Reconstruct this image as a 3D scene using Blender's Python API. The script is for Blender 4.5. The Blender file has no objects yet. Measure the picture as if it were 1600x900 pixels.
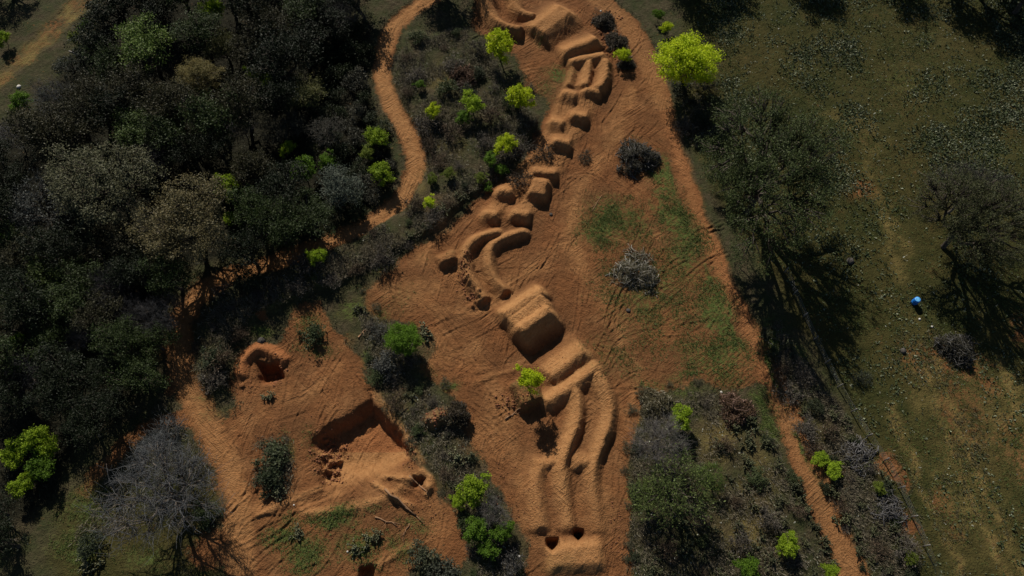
import bpy, math, random
import numpy as np

# ------------------------------------------------------------------ camera, sky, sun, exposure
S = bpy.context.scene
COL = S.collection
CAM_H, PITCH, HFOV = 68.0, math.radians(65), math.radians(71)
SUN_EL, SUN_AZ = math.radians(35.5), math.radians(-19)      # azimuth measured from +Y (away from camera) towards +X

cam_data = bpy.data.cameras.new('camera')
cam_data.angle = HFOV
cam_data.clip_end = 8000
cam = bpy.data.objects.new('camera', cam_data)
cam.location = (0, 0, CAM_H)
cam.rotation_euler = (math.pi / 2 - PITCH, 0, 0)
COL.objects.link(cam)
S.camera = cam

world = bpy.data.worlds.new('World')
S.world = world
world.use_nodes = True
wn = world.node_tree
sky = wn.nodes.new('ShaderNodeTexSky')
sky.sky_type = 'NISHITA'
sky.sun_disc = False
sky.sun_elevation = SUN_EL
sky.sun_rotation = SUN_AZ
sky.air_density = 0.8
sky.dust_density = 0.3
wn.links.new(sky.outputs[0], wn.nodes['Background'].inputs[0])
wn.nodes['Background'].inputs[1].default_value = 0.05

sun_data = bpy.data.lights.new('sun', 'SUN')
sun_data.energy = 5.0
sun_data.angle = math.radians(0.5)
sun_data.color = (1.0, 0.93, 0.82)
sun = bpy.data.objects.new('sun', sun_data)
sun.rotation_euler = (math.pi / 2 - SUN_EL, 0, math.pi - SUN_AZ)
COL.objects.link(sun)

S.view_settings.view_transform = 'Standard'
S.view_settings.look = 'None'
S.view_settings.gamma = 1
S.view_settings.use_curve_mapping = False
S.view_settings.exposure = 0.03

# ------------------------------------------------------------------ small helpers
FPX = 800 / math.tan(HFOV / 2)
cP, sP = math.cos(PITCH), math.sin(PITCH)


def G(px, py, z=0.0):
    """photo position (1600 x 900) -> the world point at height z that is seen there"""
    cx, cy = (px - 800) / FPX, (450 - py) / FPX
    dx, dy, dz = cx, cy * sP + cP, cy * cP - sP
    t = (CAM_H - z) / -dz
    return np.array([dx * t, dy * t])


def mpp(py):
    """metres across one photo pixel at ground level in row py"""
    return CAM_H / (sP - (450 - py) / FPX * cP) / FPX


def to_px(x, y, z=0.0):
    dz = z - CAM_H
    f = y * cP - dz * sP
    return 800 + FPX * x / f, 450 - FPX * (y * sP + dz * cP) / f


def hash2(i, j, seed):
    h = (i.astype(np.int64) * 374761393 + j.astype(np.int64) * 668265263 + seed * 1442695041) & 0xFFFFFFFF
    h = ((h ^ (h >> 13)) * 1274126177) & 0xFFFFFFFF
    h = h ^ (h >> 16)
    return (h & 0xFFFF) / 65535.0


def vnoise(x, y, seed=0):
    xi, yi = np.floor(x), np.floor(y)
    fx, fy = x - xi, y - yi
    fx, fy = fx * fx * (3 - 2 * fx), fy * fy * (3 - 2 * fy)
    a, b = hash2(xi, yi, seed), hash2(xi + 1, yi, seed)
    c, d = hash2(xi, yi + 1, seed), hash2(xi + 1, yi + 1, seed)
    return (a + (b - a) * fx) * (1 - fy) + (c + (d - c) * fx) * fy


def fbm(x, y, scale, octaves=3, seed=0):
    r, amp, tot = 0, 1.0, 0
    for o in range(octaves):
        r = r + amp * (vnoise(x / scale * 2 ** o + 17.3 * o, y / scale * 2 ** o - 9.1 * o, seed + o) * 2 - 1)
        tot += amp
        amp *= 0.5
    return r / tot


def sst(t):
    t = np.clip(t, 0, 1)
    return t * t * (3 - 2 * t)


def mesh_np(name, V, F, smooth=False):
    """V (n,3); F list of (m,k) index arrays"""
    me = bpy.data.meshes.new(name)
    V = np.asarray(V, np.float32)
    F = [np.asarray(f, np.int32) for f in F if len(f)]
    me.vertices.add(len(V))
    me.vertices.foreach_set('co', V.ravel())
    loops = np.concatenate([f.ravel() for f in F])
    tot = np.concatenate([np.full(len(f), f.shape[1], np.int32) for f in F])
    start = np.concatenate([[0], np.cumsum(tot)[:-1]]).astype(np.int32)
    me.loops.add(len(loops))
    me.loops.foreach_set('vertex_index', loops)
    me.polygons.add(len(tot))
    me.polygons.foreach_set('loop_start', start)
    me.polygons.foreach_set('loop_total', tot)
    me.update(calc_edges=True)
    if smooth:
        me.polygons.foreach_set('use_smooth', np.ones(len(tot), bool))
    return me


def add(name, data, mat=None, parent=None, loc=None):
    o = bpy.data.objects.new(name, data)
    COL.objects.link(o)
    if mat is not None and data is not None and not data.materials:
        data.materials.append(mat)
    if parent is not None:
        o.parent = parent
    if loc is not None:
        o.location = loc
    return o


def tag(o, label=None, cat=None, group=None, kind=None):
    if label:
        o['label'] = label
    if cat:
        o['category'] = cat
    if group:
        o['group'] = group
    if kind:
        o['kind'] = kind
    return o


class MB:
    """collects tubes, cards and blobs into one mesh"""
    def __init__(s):
        s.v, s.f, s.n = [], {}, 0

    def put(s, V, F):
        for f in F:
            f = np.asarray(f)
            s.f.setdefault(f.shape[1], []).append(f + s.n)
        s.v.append(np.asarray(V, float))
        s.n += len(V)

    def tube(s, P, R, k):
        P = np.asarray(P, float)
        n = len(P)
        T = np.gradient(P, axis=0)
        T /= np.linalg.norm(T, axis=1)[:, None] + 1e-9
        ref = np.array([0.31, 0.87, 0.38])
        U = np.cross(T, ref)
        U /= np.linalg.norm(U, axis=1)[:, None] + 1e-9
        W = np.cross(T, U)
        a = np.arange(k) * 2 * math.pi / k
        ring = (U[:, None] * np.cos(a)[None, :, None] + W[:, None] * np.sin(a)[None, :, None]) * np.asarray(R)[:, None, None]
        V = (P[:, None] + ring).reshape(-1, 3)
        i = np.arange(n - 1)[:, None] * k
        j = np.arange(k)[None]
        j2 = (j + 1) % k
        F = np.stack([i + j, i + j2, i + k + j2, i + k + j], -1).reshape(-1, 4)
        s.put(V, [F, np.array([[(n - 1) * k + q for q in range(k)]]), np.array([[q for q in range(k - 1, -1, -1)]])])

    def cards(s, P, size, rng, up=0.5, ratio=0.55):
        """leaf-shaped rhombs at P"""
        n = len(P)
        N = rng.normal(size=(n, 3))
        N /= np.linalg.norm(N, axis=1)[:, None]
        N[:, 2] = np.abs(N[:, 2]) + up
        N /= np.linalg.norm(N, axis=1)[:, None]
        A = np.cross(N, rng.normal(size=(n, 3)))
        A /= np.linalg.norm(A, axis=1)[:, None] + 1e-9
        B = np.cross(N, A)
        L = (size * rng.uniform(0.6, 1.35, n))[:, None]
        V = np.stack([P - A * L * .5, P + B * L * .5 * ratio, P + A * L * .5, P - B * L * .5 * ratio], 1).reshape(-1, 3)
        s.put(V, [np.arange(4 * n).reshape(n, 4)])

    def mesh(s, name, smooth=False):
        return mesh_np(name, np.concatenate(s.v), [np.concatenate(f) for f in s.f.values()], smooth)


def in_poly(x, y, poly):
    r = np.zeros(x.shape, bool)
    n = len(poly)
    for i in range(n):
        x0, y0 = poly[i]
        x1, y1 = poly[(i + 1) % n]
        if y0 == y1:
            continue
        c = ((y0 > y) != (y1 > y)) & (x < (x1 - x0) * (y - y0) / (y1 - y0) + x0)
        r ^= c
    return r


def seg_dist(x, y, pts):
    """distance, signed side (+ = left of travel), overshoot before the start / past the end, arc position"""
    best = np.full(x.shape, 1e9)
    side = np.zeros(x.shape)
    over = np.zeros(x.shape)
    arc = np.zeros(x.shape)
    acc = 0.0
    n = len(pts) - 1
    for i in range(n):
        a, b = np.asarray(pts[i]), np.asarray(pts[i + 1])
        d = b - a
        L = np.linalg.norm(d) + 1e-9
        d = d / L
        u = (x - a[0]) * d[0] + (y - a[1]) * d[1]
        v = -(x - a[0]) * d[1] + (y - a[1]) * d[0]
        uc = np.clip(u, 0, L)
        dist = np.hypot(u - uc, v)
        m = dist < best
        best = np.where(m, dist, best)
        side = np.where(m, v, side)
        o = np.zeros(x.shape)
        if i == 0:
            o = np.where(u < 0, u, o)
        if i == n - 1:
            o = np.where(u > L, u - L, o)
        over = np.where(m, o, over)
        arc = np.where(m, acc + uc, arc)
        acc += L
    return best, side, over, arc / acc


def spline(pts, n=8):
    """Catmull-Rom through the points"""
    P = np.asarray(pts, float)
    P = np.vstack([2 * P[0] - P[1], P, 2 * P[-1] - P[-2]])
    out = []
    for i in range(1, len(P) - 2):
        for t in np.linspace(0, 1, n, endpoint=False):
            a, b, c, d = P[i - 1], P[i], P[i + 1], P[i + 2]
            out.append(.5 * ((2 * b) + (c - a) * t + (2 * a - 5 * b + 4 * c - d) * t * t + (3 * b - a - 3 * c + d) * t ** 3))
    out.append(P[-2])
    return np.array(out)


# ------------------------------------------------------------------ materials
def new_mat(name):
    m = bpy.data.materials.new(name)
    m.use_nodes = True
    nt = m.node_tree
    nt.nodes.clear()
    out = nt.nodes.new('ShaderNodeOutputMaterial')
    return m, nt, out


def nd(nt, t, **kw):
    n = nt.nodes.new(t)
    for k, v in kw.items():
        setattr(n, k, v)
    return n


def mixc(nt, fac, a, b, blend='MIX'):
    n = nt.nodes.new('ShaderNodeMix')
    n.data_type = 'RGBA'
    n.blend_type = blend
    for sock, v in ((n.inputs[0], fac), (n.inputs[6], a), (n.inputs[7], b)):
        if isinstance(v, (int, float)):
            sock.default_value = v
        elif isinstance(v, tuple):
            sock.default_value = (*v, 1)
        else:
            nt.links.new(v, sock)
    return n.outputs[2]


def noise(nt, vec, scale, detail=3, rough=.6, lo=.35, hi=.65):
    n = nd(nt, 'ShaderNodeTexNoise')
    n.inputs['Scale'].default_value = scale
    n.inputs['Detail'].default_value = detail
    n.inputs['Roughness'].default_value = rough
    nt.links.new(vec, n.inputs['Vector'])
    r = nd(nt, 'ShaderNodeMapRange')
    r.inputs[1].default_value = lo
    r.inputs[2].default_value = hi
    nt.links.new(n.outputs[0], r.inputs[0])
    return r.outputs[0]


def attr(nt, name):
    a = nd(nt, 'ShaderNodeAttribute', attribute_name=name)
    return a.outputs['Fac']


def math_n(nt, op, a, b, clamp=False):
    n = nd(nt, 'ShaderNodeMath', operation=op, use_clamp=clamp)
    for s_, v in zip(n.inputs, (a, b)):
        if isinstance(v, (int, float)):
            s_.default_value = v
        else:
            nt.links.new(v, s_)
    return n.outputs[0]


def ground_material():
    m, nt, out = new_mat('earth')
    pos = nd(nt, 'ShaderNodeNewGeometry').outputs['Position']
    fine = noise(nt, pos, 2.6, 5, .7)
    mid = noise(nt, pos, .55, 4, .6)
    big = noise(nt, pos, .12, 3, .6)
    speck = noise(nt, pos, 7.0, 2, .6, .3, .7)
    litter = mixc(nt, fine, (.038, .030, .016), (.088, .070, .040))
    litter = mixc(nt, mid, litter, (.040, .046, .018))
    meadow = mixc(nt, mid, (.029, .034, .009), (.058, .054, .017))
    meadow = mixc(nt, math_n(nt, 'MULTIPLY', fine, .55), meadow, (.028, .034, .010))
    meadow = mixc(nt, math_n(nt, 'MULTIPLY', big, .35), meadow, (.090, .060, .020))
    dirt = mixc(nt, mid, (.195, .079, .029), (.122, .050, .019))
    dirt = mixc(nt, math_n(nt, 'MULTIPLY', fine, .55), dirt, (.265, .118, .046))
    dirt = mixc(nt, math_n(nt, 'MULTIPLY', noise(nt, pos, 1.3, 5, .75, .45, .75), .6), dirt, (.115, .046, .018))
    dirt = mixc(nt, math_n(nt, 'MULTIPLY', noise(nt, pos, .2, 5, .65, .42, .62), .75), dirt, (.125, .058, .024))
    dirt = mixc(nt, math_n(nt, 'MULTIPLY', noise(nt, pos, .33, 5, .7, .52, .72), .6), dirt, (.30, .150, .062))
    pale = mixc(nt, fine, (.37, .178, .066), (.50, .262, .105))  # packed and dusty soil; also the painted highlight on mound crests
    red = mixc(nt, fine, (.27, .095, .035), (.36, .135, .05))
    straw = mixc(nt, fine, (.215, .165, .055), (.130, .092, .034))
    green = mixc(nt, fine, (.050, .074, .016), (.085, .105, .028))
    litter = mixc(nt, attr(nt, 'humus_shade'), litter, mixc(nt, fine, (.010, .010, .006), (.026, .024, .014)))  # dark wood soil, blackened further as painted shade between the trees
    col = mixc(nt, attr(nt, 'meadow'), litter, meadow)
    # ragged edge between soil and growth
    e = math_n(nt, 'ADD', attr(nt, 'dirt'), math_n(nt, 'MULTIPLY', math_n(nt, 'SUBTRACT', math_n(nt, 'ADD', fine, mid), 1.0), .5))
    e = math_n(nt, 'MULTIPLY', math_n(nt, 'SUBTRACT', e, .32), 2.6, True)
    col = mixc(nt, e, col, dirt)
    col = mixc(nt, attr(nt, 'pale'), col, pale)
    col = mixc(nt, attr(nt, 'red'), col, red)
    col = mixc(nt, math_n(nt, 'MULTIPLY', attr(nt, 'straw'), math_n(nt, 'ADD', .45, mid), True), col, straw)
    col = mixc(nt, math_n(nt, 'MULTIPLY', attr(nt, 'green'), math_n(nt, 'ADD', .35, math_n(nt, 'MULTIPLY', mid, .5))), col, mixc(nt, fine, (.060, .056, .020), (.110, .082, .033)))
    g = math_n(nt, 'ADD', attr(nt, 'green'), math_n(nt, 'MULTIPLY', math_n(nt, 'SUBTRACT', fine, .55), 1.1))
    g = math_n(nt, 'MULTIPLY', math_n(nt, 'SUBTRACT', g, .25), 1.6, True)
    g = math_n(nt, 'MULTIPLY', g, math_n(nt, 'MULTIPLY', attr(nt, 'green'), 1.6, True))
    col = mixc(nt, g, col, green)
    col = mixc(nt, math_n(nt, 'MULTIPLY', noise(nt, pos, 9.0, 3, .7, .5, .8), .55), col, mixc(nt, 1.0, col, (.45, .42, .38), 'MULTIPLY'))
    b = nd(nt, 'ShaderNodeBsdfPrincipled')
    b.inputs['Roughness'].default_value = .95
    b.inputs['Specular IOR Level'].default_value = .1
    nt.links.new(col, b.inputs['Base Color'])
    hmix = math_n(nt, 'ADD', math_n(nt, 'MULTIPLY', fine, .7), math_n(nt, 'MULTIPLY', speck, .6))
    for ang_, sc_, wt in ((.65, 1.5, .9), (1.3, 1.8, .7), (2.4, 1.6, .7)):
        mp = nd(nt, 'ShaderNodeMapping', vector_type='TEXTURE')
        mp.inputs['Rotation'].default_value = (0, 0, ang_)
        mp.inputs['Scale'].default_value = (9.0, .42, 3.0)
        nt.links.new(pos, mp.inputs['Vector'])
        st = noise(nt, mp.outputs[0], sc_, 3, .6, .4, .62)
        mask = noise(nt, pos, .22 + ang_ * .03, 2, .5, .52, .62)
        hmix = math_n(nt, 'ADD', hmix, math_n(nt, 'MULTIPLY', math_n(nt, 'MULTIPLY', st, mask), math_n(nt, 'MULTIPLY', attr(nt, 'dirt'), wt)))
    bump = nd(nt, 'ShaderNodeBump')
    bump.inputs['Strength'].default_value = .9
    bump.inputs['Distance'].default_value = .085
    nt.links.new(hmix, bump.inputs['Height'])
    nt.links.new(bump.outputs[0], b.inputs['Normal'])
    nt.links.new(b.outputs[0], out.inputs[0])
    return m


def leaf_material(name, translucent=.35, var=.5, spec=.15):
    """leaf colour comes from each plant's own object colour"""
    m, nt, out = new_mat(name)
    oi = nd(nt, 'ShaderNodeObjectInfo')
    geo = nd(nt, 'ShaderNodeNewGeometry')
    tone = noise(nt, geo.outputs['Position'], .8, 3, .7, .3, .7)
    island = geo.outputs['Random Per Island']
    c1 = mixc(nt, 1.0, oi.outputs['Color'], (1 - var, 1 - var * .85, 1 - var * .9), 'MULTIPLY')
    c2 = mixc(nt, 1.0, oi.outputs['Color'], (1 + var * .9, 1 + var * .6, 1 + var * .5), 'MULTIPLY')
    col = mixc(nt, math_n(nt, 'ADD', math_n(nt, 'MULTIPLY', tone, .5), math_n(nt, 'MULTIPLY', island, .5)), c1, c2)
    b = nd(nt, 'ShaderNodeBsdfPrincipled')
    b.inputs['Roughness'].default_value = .6
    b.inputs['Specular IOR Level'].default_value = spec
    nt.links.new(col, b.inputs['Base Color'])
    t = nd(nt, 'ShaderNodeBsdfTranslucent')
    nt.links.new(col, t.inputs[0])
    mx = nd(nt, 'ShaderNodeMixShader')
    mx.inputs[0].default_value = translucent
    nt.links.new(b.outputs[0], mx.inputs[1])
    nt.links.new(t.outputs[0], mx.inputs[2])
    nt.links.new(mx.outputs[0], out.inputs[0])
    return m


def plain_material(name, a, b_, scale=3, rough=.9, spec=.15, bump=0, obj_color=False):
    m, nt, out = new_mat(name)
    tc = nd(nt, 'ShaderNodeNewGeometry').outputs['Position']
    f = noise(nt, tc, scale, 4, .65)
    col = mixc(nt, f, a, b_)
    if obj_color:
        col = mixc(nt, 1.0, col, nd(nt, 'ShaderNodeObjectInfo').outputs['Color'], 'MULTIPLY')
    b = nd(nt, 'ShaderNodeBsdfPrincipled')
    b.inputs['Roughness'].default_value = rough
    b.inputs['Specular IOR Level'].default_value = spec
    nt.links.new(col, b.inputs['Base Color'])
    if bump:
        bp = nd(nt, 'ShaderNodeBump')
        bp.inputs['Strength'].default_value = .7
        bp.inputs['Distance'].default_value = bump
        nt.links.new(f, bp.inputs['Height'])
        nt.links.new(bp.outputs[0], b.inputs['Normal'])
    nt.links.new(b.outputs[0], out.inputs[0])
    return m


def tuft_material(name, cols, translucent=.25):
    """each blade picks its colour at random between the listed ones"""
    m, nt, out = new_mat(name)
    geo = nd(nt, 'ShaderNodeNewGeometry')
    rnd = geo.outputs['Random Per Island']
    tone = noise(nt, geo.outputs['Position'], .35, 3, .6)
    ramp = nd(nt, 'ShaderNodeValToRGB')
    el = ramp.color_ramp.elements
    for i, c in enumerate(cols):
        p = i / (len(cols) - 1)
        if i == 0:
            e = el[0]
        elif i == len(cols) - 1:
            e = el[-1]
        else:
            e = el.new(p)
        e.position = p
        e.color = (*c, 1)
    f = math_n(nt, 'ADD', math_n(nt, 'MULTIPLY', rnd, .75), math_n(nt, 'MULTIPLY', tone, .25))
    nt.links.new(f, ramp.inputs[0])
    b = nd(nt, 'ShaderNodeBsdfPrincipled')
    b.inputs['Roughness'].default_value = .65
    b.inputs['Specular IOR Level'].default_value = .2
    nt.links.new(ramp.outputs[0], b.inputs['Base Color'])
    t = nd(nt, 'ShaderNodeBsdfTranslucent')
    nt.links.new(ramp.outputs[0], t.inputs[0])
    mx = nd(nt, 'ShaderNodeMixShader')
    mx.inputs[0].default_value = translucent
    nt.links.new(b.outputs[0], mx.inputs[1])
    nt.links.new(t.outputs[0], mx.inputs[2])
    nt.links.new(mx.outputs[0], out.inputs[0])
    return m


M_EARTH = ground_material()
M_LIME = leaf_material('fresh_leaf', .45, .55)
M_LEAF = leaf_material('evergreen_leaf', .22, .55, .2)
M_BARK = plain_material('bark', (.045, .036, .028), (.10, .085, .07), 6, obj_color=True)
M_TWIG = plain_material('grey_twig', (.07, .066, .062), (.15, .145, .14), 2, obj_color=True)
M_PEAR = leaf_material('cactus_pad', .05, .7, .35)

# ------------------------------------------------------------------ terrain: one height field, cut into ground, clearing, roads, mounds
def axis(parts, far):
    a = np.concatenate([np.arange(p, q, s) for p, q, s in parts] + [[parts[-1][1]]])
    ext = 1.0 * np.cumsum(1.75 ** np.arange(1, 14))
    ext = ext[ext < far]
    return np.concatenate([a[0] - ext[::-1], a, a[-1] + ext])


GX = axis([(-74, -26, .22), (-26, 16, .115), (16, 74, .19)], 2600)
GY = axis([(-3, 50, .12), (50, 80, .16)], 2600)
X, Y = np.meshgrid(GX, GY)
NY, NX = X.shape
FINE = (np.abs(X) < 73) & (Y > -2.5) & (Y < 79)
PXX = 800 + FPX * X / (Y * cP + CAM_H * sP + 1e-6)
PYY = 450 - FPX * (Y * sP - CAM_H * cP) / (Y * cP + CAM_H * sP + 1e-6)
PXX = np.where(FINE, PXX, -9999)
PYY = np.where(FINE, PYY, -9999)
w1, w2 = fbm(X, Y, 1.3, 3, 5), fbm(X, Y, 1.3, 3, 55)
w3, w4 = fbm(X, Y, 3.6, 2, 6), fbm(X, Y, 3.6, 2, 66)
WX, WY = X + .5 * w1 + 1.0 * w3, Y + .5 * w2 + 1.0 * w4           # slightly warped coordinates give ragged borders


def GP(pts):
    return [G(*p) for p in pts]


def pmask(pts, warp=True):
    poly = GP(pts)
    return in_poly(WX if warp else X, WY if warp else Y, poly) & FINE


def blur(a, n=2):
    a = a.astype(float)
    for _ in range(n):
        a = (np.roll(a, 1, 0) + np.roll(a, -1, 0) + a * 2 + np.roll(a, 2, 0) + np.roll(a, -2, 0)) / 6
        a = (np.roll(a, 1, 1) + np.roll(a, -1, 1) + a * 2 + np.roll(a, 2, 1) + np.roll(a, -2, 1)) / 6
    return a


def spot(px, py, r, ry=None, soft=1.0):
    """soft round patch, r and ry in photo pixels"""
    c = G(px, py)
    s = mpp(py)
    d = np.hypot((WX - c[0]) / (r * s), (WY - c[1]) / ((ry or r) * s * 1.15))
    return sst((1.25 - d) / (.9 * soft)) * FINE


# --- soil masks
CLEARING = [(733, -30), (930, -30), (975, 30), (1003, 75), (1022, 130), (1040, 190), (1058, 250), (1078, 310), (1100, 365), (1132, 430), (1165, 495),
            (1195, 560), (1205, 598), (1120, 603), (1020, 612), (1000, 640), (985, 690), (968, 760), (978, 830), (988, 930), (828, 930),
            (812, 850), (785, 790), (757, 735), (722, 652), (700, 622), (655, 590), (672, 560), (678, 525), (640, 505), (600, 500), (578, 466),
            (582, 442), (640, 400), (692, 362), (738, 312), (786, 286), (812, 250), (842, 200), (858, 165), (822, 140), (812, 95), (790, 78), (745, 55), (737, 30)]
YARD = [(455, 500), (470, 478), (510, 474), (527, 510), (545, 535), (562, 562), (582, 600), (600, 640), (650, 715), (690, 755), (712, 800), (735, 868),
        (715, 885), (650, 872), (600, 905), (540, 930), (388, 930), (372, 850), (340, 720), (330, 668), (372, 640), (368, 600), (366, 565), (385, 545),
        (440, 540), (432, 522)]
ROAD_LOOP = spline(GP([(690, -12), (655, 8), (618, 38), (603, 72), (598, 105), (604, 140), (622, 180), (641, 215), (649, 245), (642, 280), (625, 312), (595, 338),
                       (555, 360), (495, 386), (430, 408), (370, 428), (318, 455), (286, 495), (276, 540), (286, 592), (312, 642), (342, 690), (360, 735),
                       (370, 785), (377, 840), (381, 930)]))
ROAD_TRACK = spline(GP([(905, -25), (945, 5), (980, 35), (1003, 75), (1022, 120), (1043, 180), (1063, 245), (1083, 305), (1106, 368), (1138, 440), (1166, 500),
                        (1196, 565), (1224, 632), (1248, 692), (1278, 765), (1308, 838), (1342, 925)]))
ROAD_WOOD = spline(GP([(150, -25), (112, 15), (62, 68), (0, 122), (-50, 160)]))
PATH_LEFT = spline(GP([(305, 648), (255, 658), (215, 678), (182, 708), (150, 742), (128, 768)]))
PATH_SPUR = spline(GP([(388, 795), (440, 788), (520, 790), (600, 765), (650, 745)]))

THICKET = [(640, 50), (735, 50), (775, 100), (805, 150), (838, 190), (812, 235), (775, 285), (730, 305), (650, 378), (575, 425), (520, 445), (455, 470), (400, 490), (365, 535), (340, 620),
           (305, 585), (302, 520), (340, 460), (430, 425), (560, 378), (640, 332), (670, 265), (655, 205), (628, 140), (625, 85)]
STRIP = [(560, 480), (600, 505), (640, 520), (655, 560), (655, 600), (690, 625), (716, 655), (752, 735), (782, 800), (812, 870), (825, 930), (745, 930), (735, 860), (700, 755), (655, 700), (610, 625), (575, 570)]
PATCH = [(1010, 625), (1105, 612), (1165, 625), (1210, 690), (1262, 780), (1300, 860), (1320, 930), (990, 930), (982, 850), (990, 780), (985, 700)]
VERGE = [(1215, 505), (1250, 560), (1300, 625), (1345, 680), (1395, 770), (1425, 850), (1450, 930), (1360, 930), (1320, 830), (1270, 710), (1225, 600), (1190, 520)]
UNDER = [(1060, 125), (1100, 130), (1150, 200), (1130, 225), (1085, 230), (1065, 190)]
RUBBLE = [(920, 0), (945, 10), (975, 60), (990, 105), (975, 105), (955, 70), (930, 35)]
WOOD = [(205, -60), (585, -60), (530, 10), (498, 65), (490, 120), (500, 180), (485, 230), (525, 300), (500, 335), (420, 375), (310, 412), (250, 480), (238, 560), (215, 615),
        (130, 680), (85, 780), (-18, 850), (-18, 205), (60, 165), (140, 70)]
CORNER = [(-90, -70), (30, -70), (-30, 10), (-90, 60)]
clear = pmask(CLEARING)
yard = pmask(YARD)
RX, RY = X + .35 * w1 + .25 * w3, Y + .35 * w2 + .25 * w4
d_loop = seg_dist(RX, RY, ROAD_LOOP)
d_track = seg_dist(RX, RY, ROAD_TRACK)
d_wood = seg_dist(RX, RY, ROAD_WOOD)
d_left = seg_dist(RX, RY, PATH_LEFT)
w_loop = 1.18 + .35 * sst((d_loop[3] - .72) / .2) - .15 * ((d_loop[3] > .35) & (d_loop[3] < .6))
w_track = 1.55 - .75 * sst((d_track[3] - .2) / .15) * (1 - sst((d_track[3] - .62) / .2)) - .1
loop = d_loop[0] < w_loop
track = d_track[0] < w_track
wood = d_wood[0] < 1.25
left = d_left[0] < .8
roads = loop | track | wood | left

dirt = np.clip(blur(clear | yard | loop, 5) + .55 * blur(wood, 4) + .95 * blur(track, 1) + .75 * blur(left, 2), 0, 1)
dirt = np.maximum(dirt, .6 * spot(1350, 298, 34, 24, 1.6))
for s_ in [(1470, 560, 26), (1410, 820, 24), (1400, 830, 14), (1330, 745, 20), (1530, 590, 40), (1500, 640, 50), (1430, 560, 30), (1480, 800, 30), (1600, 520, 30), (1580, 700, 40)]:
    dirt = np.maximum(dirt, .5 * spot(s_[0], s_[1], s_[2], s_[2] * 1.4))
for s_ in [(1405, 825, 20), (1400, 745, 18), (1385, 735, 16), (265, 608, 12), (205, 690, 14), (330, 860, 45), (455, 525, 20), (408, 490, 12)]:
    dirt = np.maximum(dirt, .85 * spot(*s_))
ROADSIDE = [(540, 30), (580, 45), (574, 110), (582, 175), (606, 225), (612, 290), (585, 325), (530, 345), (440, 385), (420, 372), (500, 330), (520, 290), (505, 230), (505, 180), (495, 120), (505, 65)]
humus_shade = blur(pmask(WOOD) | pmask(CORNER) | pmask(ROADSIDE), 4)  # wood floor whose colour also carries the shade under the trees
# growth on the soil
green = np.zeros(X.shape)
for px, py, r, ry, k in [(935, 360, 52, 45, .95), (985, 335, 40, 30, .7), (1060, 400, 38, 45, .7), (1040, 440, 60, 40, .6), (1110, 480, 40, 40, .8), (1090, 540, 60, 30, .6),
                         (1150, 545, 30, 35, .8), (1000, 350, 50, 50, .5), (1030, 500, 60, 30, .4), (1075, 590, 70, 16, .6), (1200, 660, 26, 50, 1), (1190, 620, 22, 20, .9),
                         (870, 118, 30, 24, .8), (835, 65, 12, 8, .7), (700, 610, 22, 14, .9), (575, 560, 12, 30, .8), (600, 490, 22, 18, .6), (490, 545, 42, 20, .55),
                         (485, 515, 34, 30, .7), (400, 520, 26, 16, .95), (450, 835, 46, 26, .9), (520, 815, 56, 20, 1), (480, 870, 60, 34, .9), (560, 860, 50, 34, .75),
                         (575, 800, 26, 10, .5), (660, 870, 30, 14, .6), (640, 820, 40, 22, .6), (620, 860, 40, 20, .6), (130, 800, 60, 60, .8), (120, 860, 70, 40, .9), (220, 880, 60, 30, .7),
                         (310, 620, 20, 14, .5), (1210, 530, 34, 40, .9), (1240, 560, 24, 40, .8), (430, 470, 50, 20, .5), (500, 440, 60, 26, .5), (440, 715, 14, 40, .5),
                         (1080, 620, 40, 14, .7), (1250, 100, 90, 60, .3), (1420, 130, 110, 60, .45), (1460, 60, 60, 60, .3), (1540, 240, 80, 40, .4), (1560, 680, 30, 80, .3), (1010, 460, 110, 110, .55), (1070, 380, 50, 110, .75), (960, 560, 60, 50, .4), (1120, 560, 80, 50, .75), (1120, 470, 40, 60, .9), (950, 345, 60, 50, .85), (620, 470, 40, 30, .3), (850, 140, 30, 40, .5), (560, 480, 34, 24, .8),
                         (660, 590, 30, 30, .4), (700, 400, 60, 10, .2), (330, 640, 40, 20, .4), (480, 690, 20, 30, .3), (1020, 600, 60, 14, .6)]:
    green = np.maximum(green, k * spot(px, py, r, ry, 1.5))
sl = (d_track[1] < 0)
strip_g = sst((d_track[0] - 1.0) / .8) * (1 - sst((d_track[0] - 3.0) / 3.5)) * sst((d_track[3] - .30) / .08) * (1 - sst((d_track[3] - .66) / .06)) * sl * FINE
green = np.maximum(green, .85 * strip_g * np.clip(.55 + 1.5 * fbm(X, Y, 2.4, 4, 95), .1, 1))
green = np.maximum(green, .8 * np.exp(-((d_track[1] - .25) / .32) ** 2) * sst((d_track[3] - .66) / .05) * (1 - sst((d_track[3] - .86) / .06)) * np.clip(.6 + 1.5 * fbm(X, Y, 2.0, 3, 96), 0, 1) * FINE)
mead = blur(pmask([(1075, -60), (1700, -60), (1700, 960), (1450, 960), (1400, 800), (1300, 600), (1200, 420), (1120, 300), (1060, 200), (1100, 120), (1070, 60)]), 4)
mead = np.maximum(mead, blur(pmask([(60, 960), (90, 800), (150, 740), (330, 690), (345, 960)]), 4))
mead = np.where(FINE, mead, .6)
straw = np.zeros(X.shape)
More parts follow.
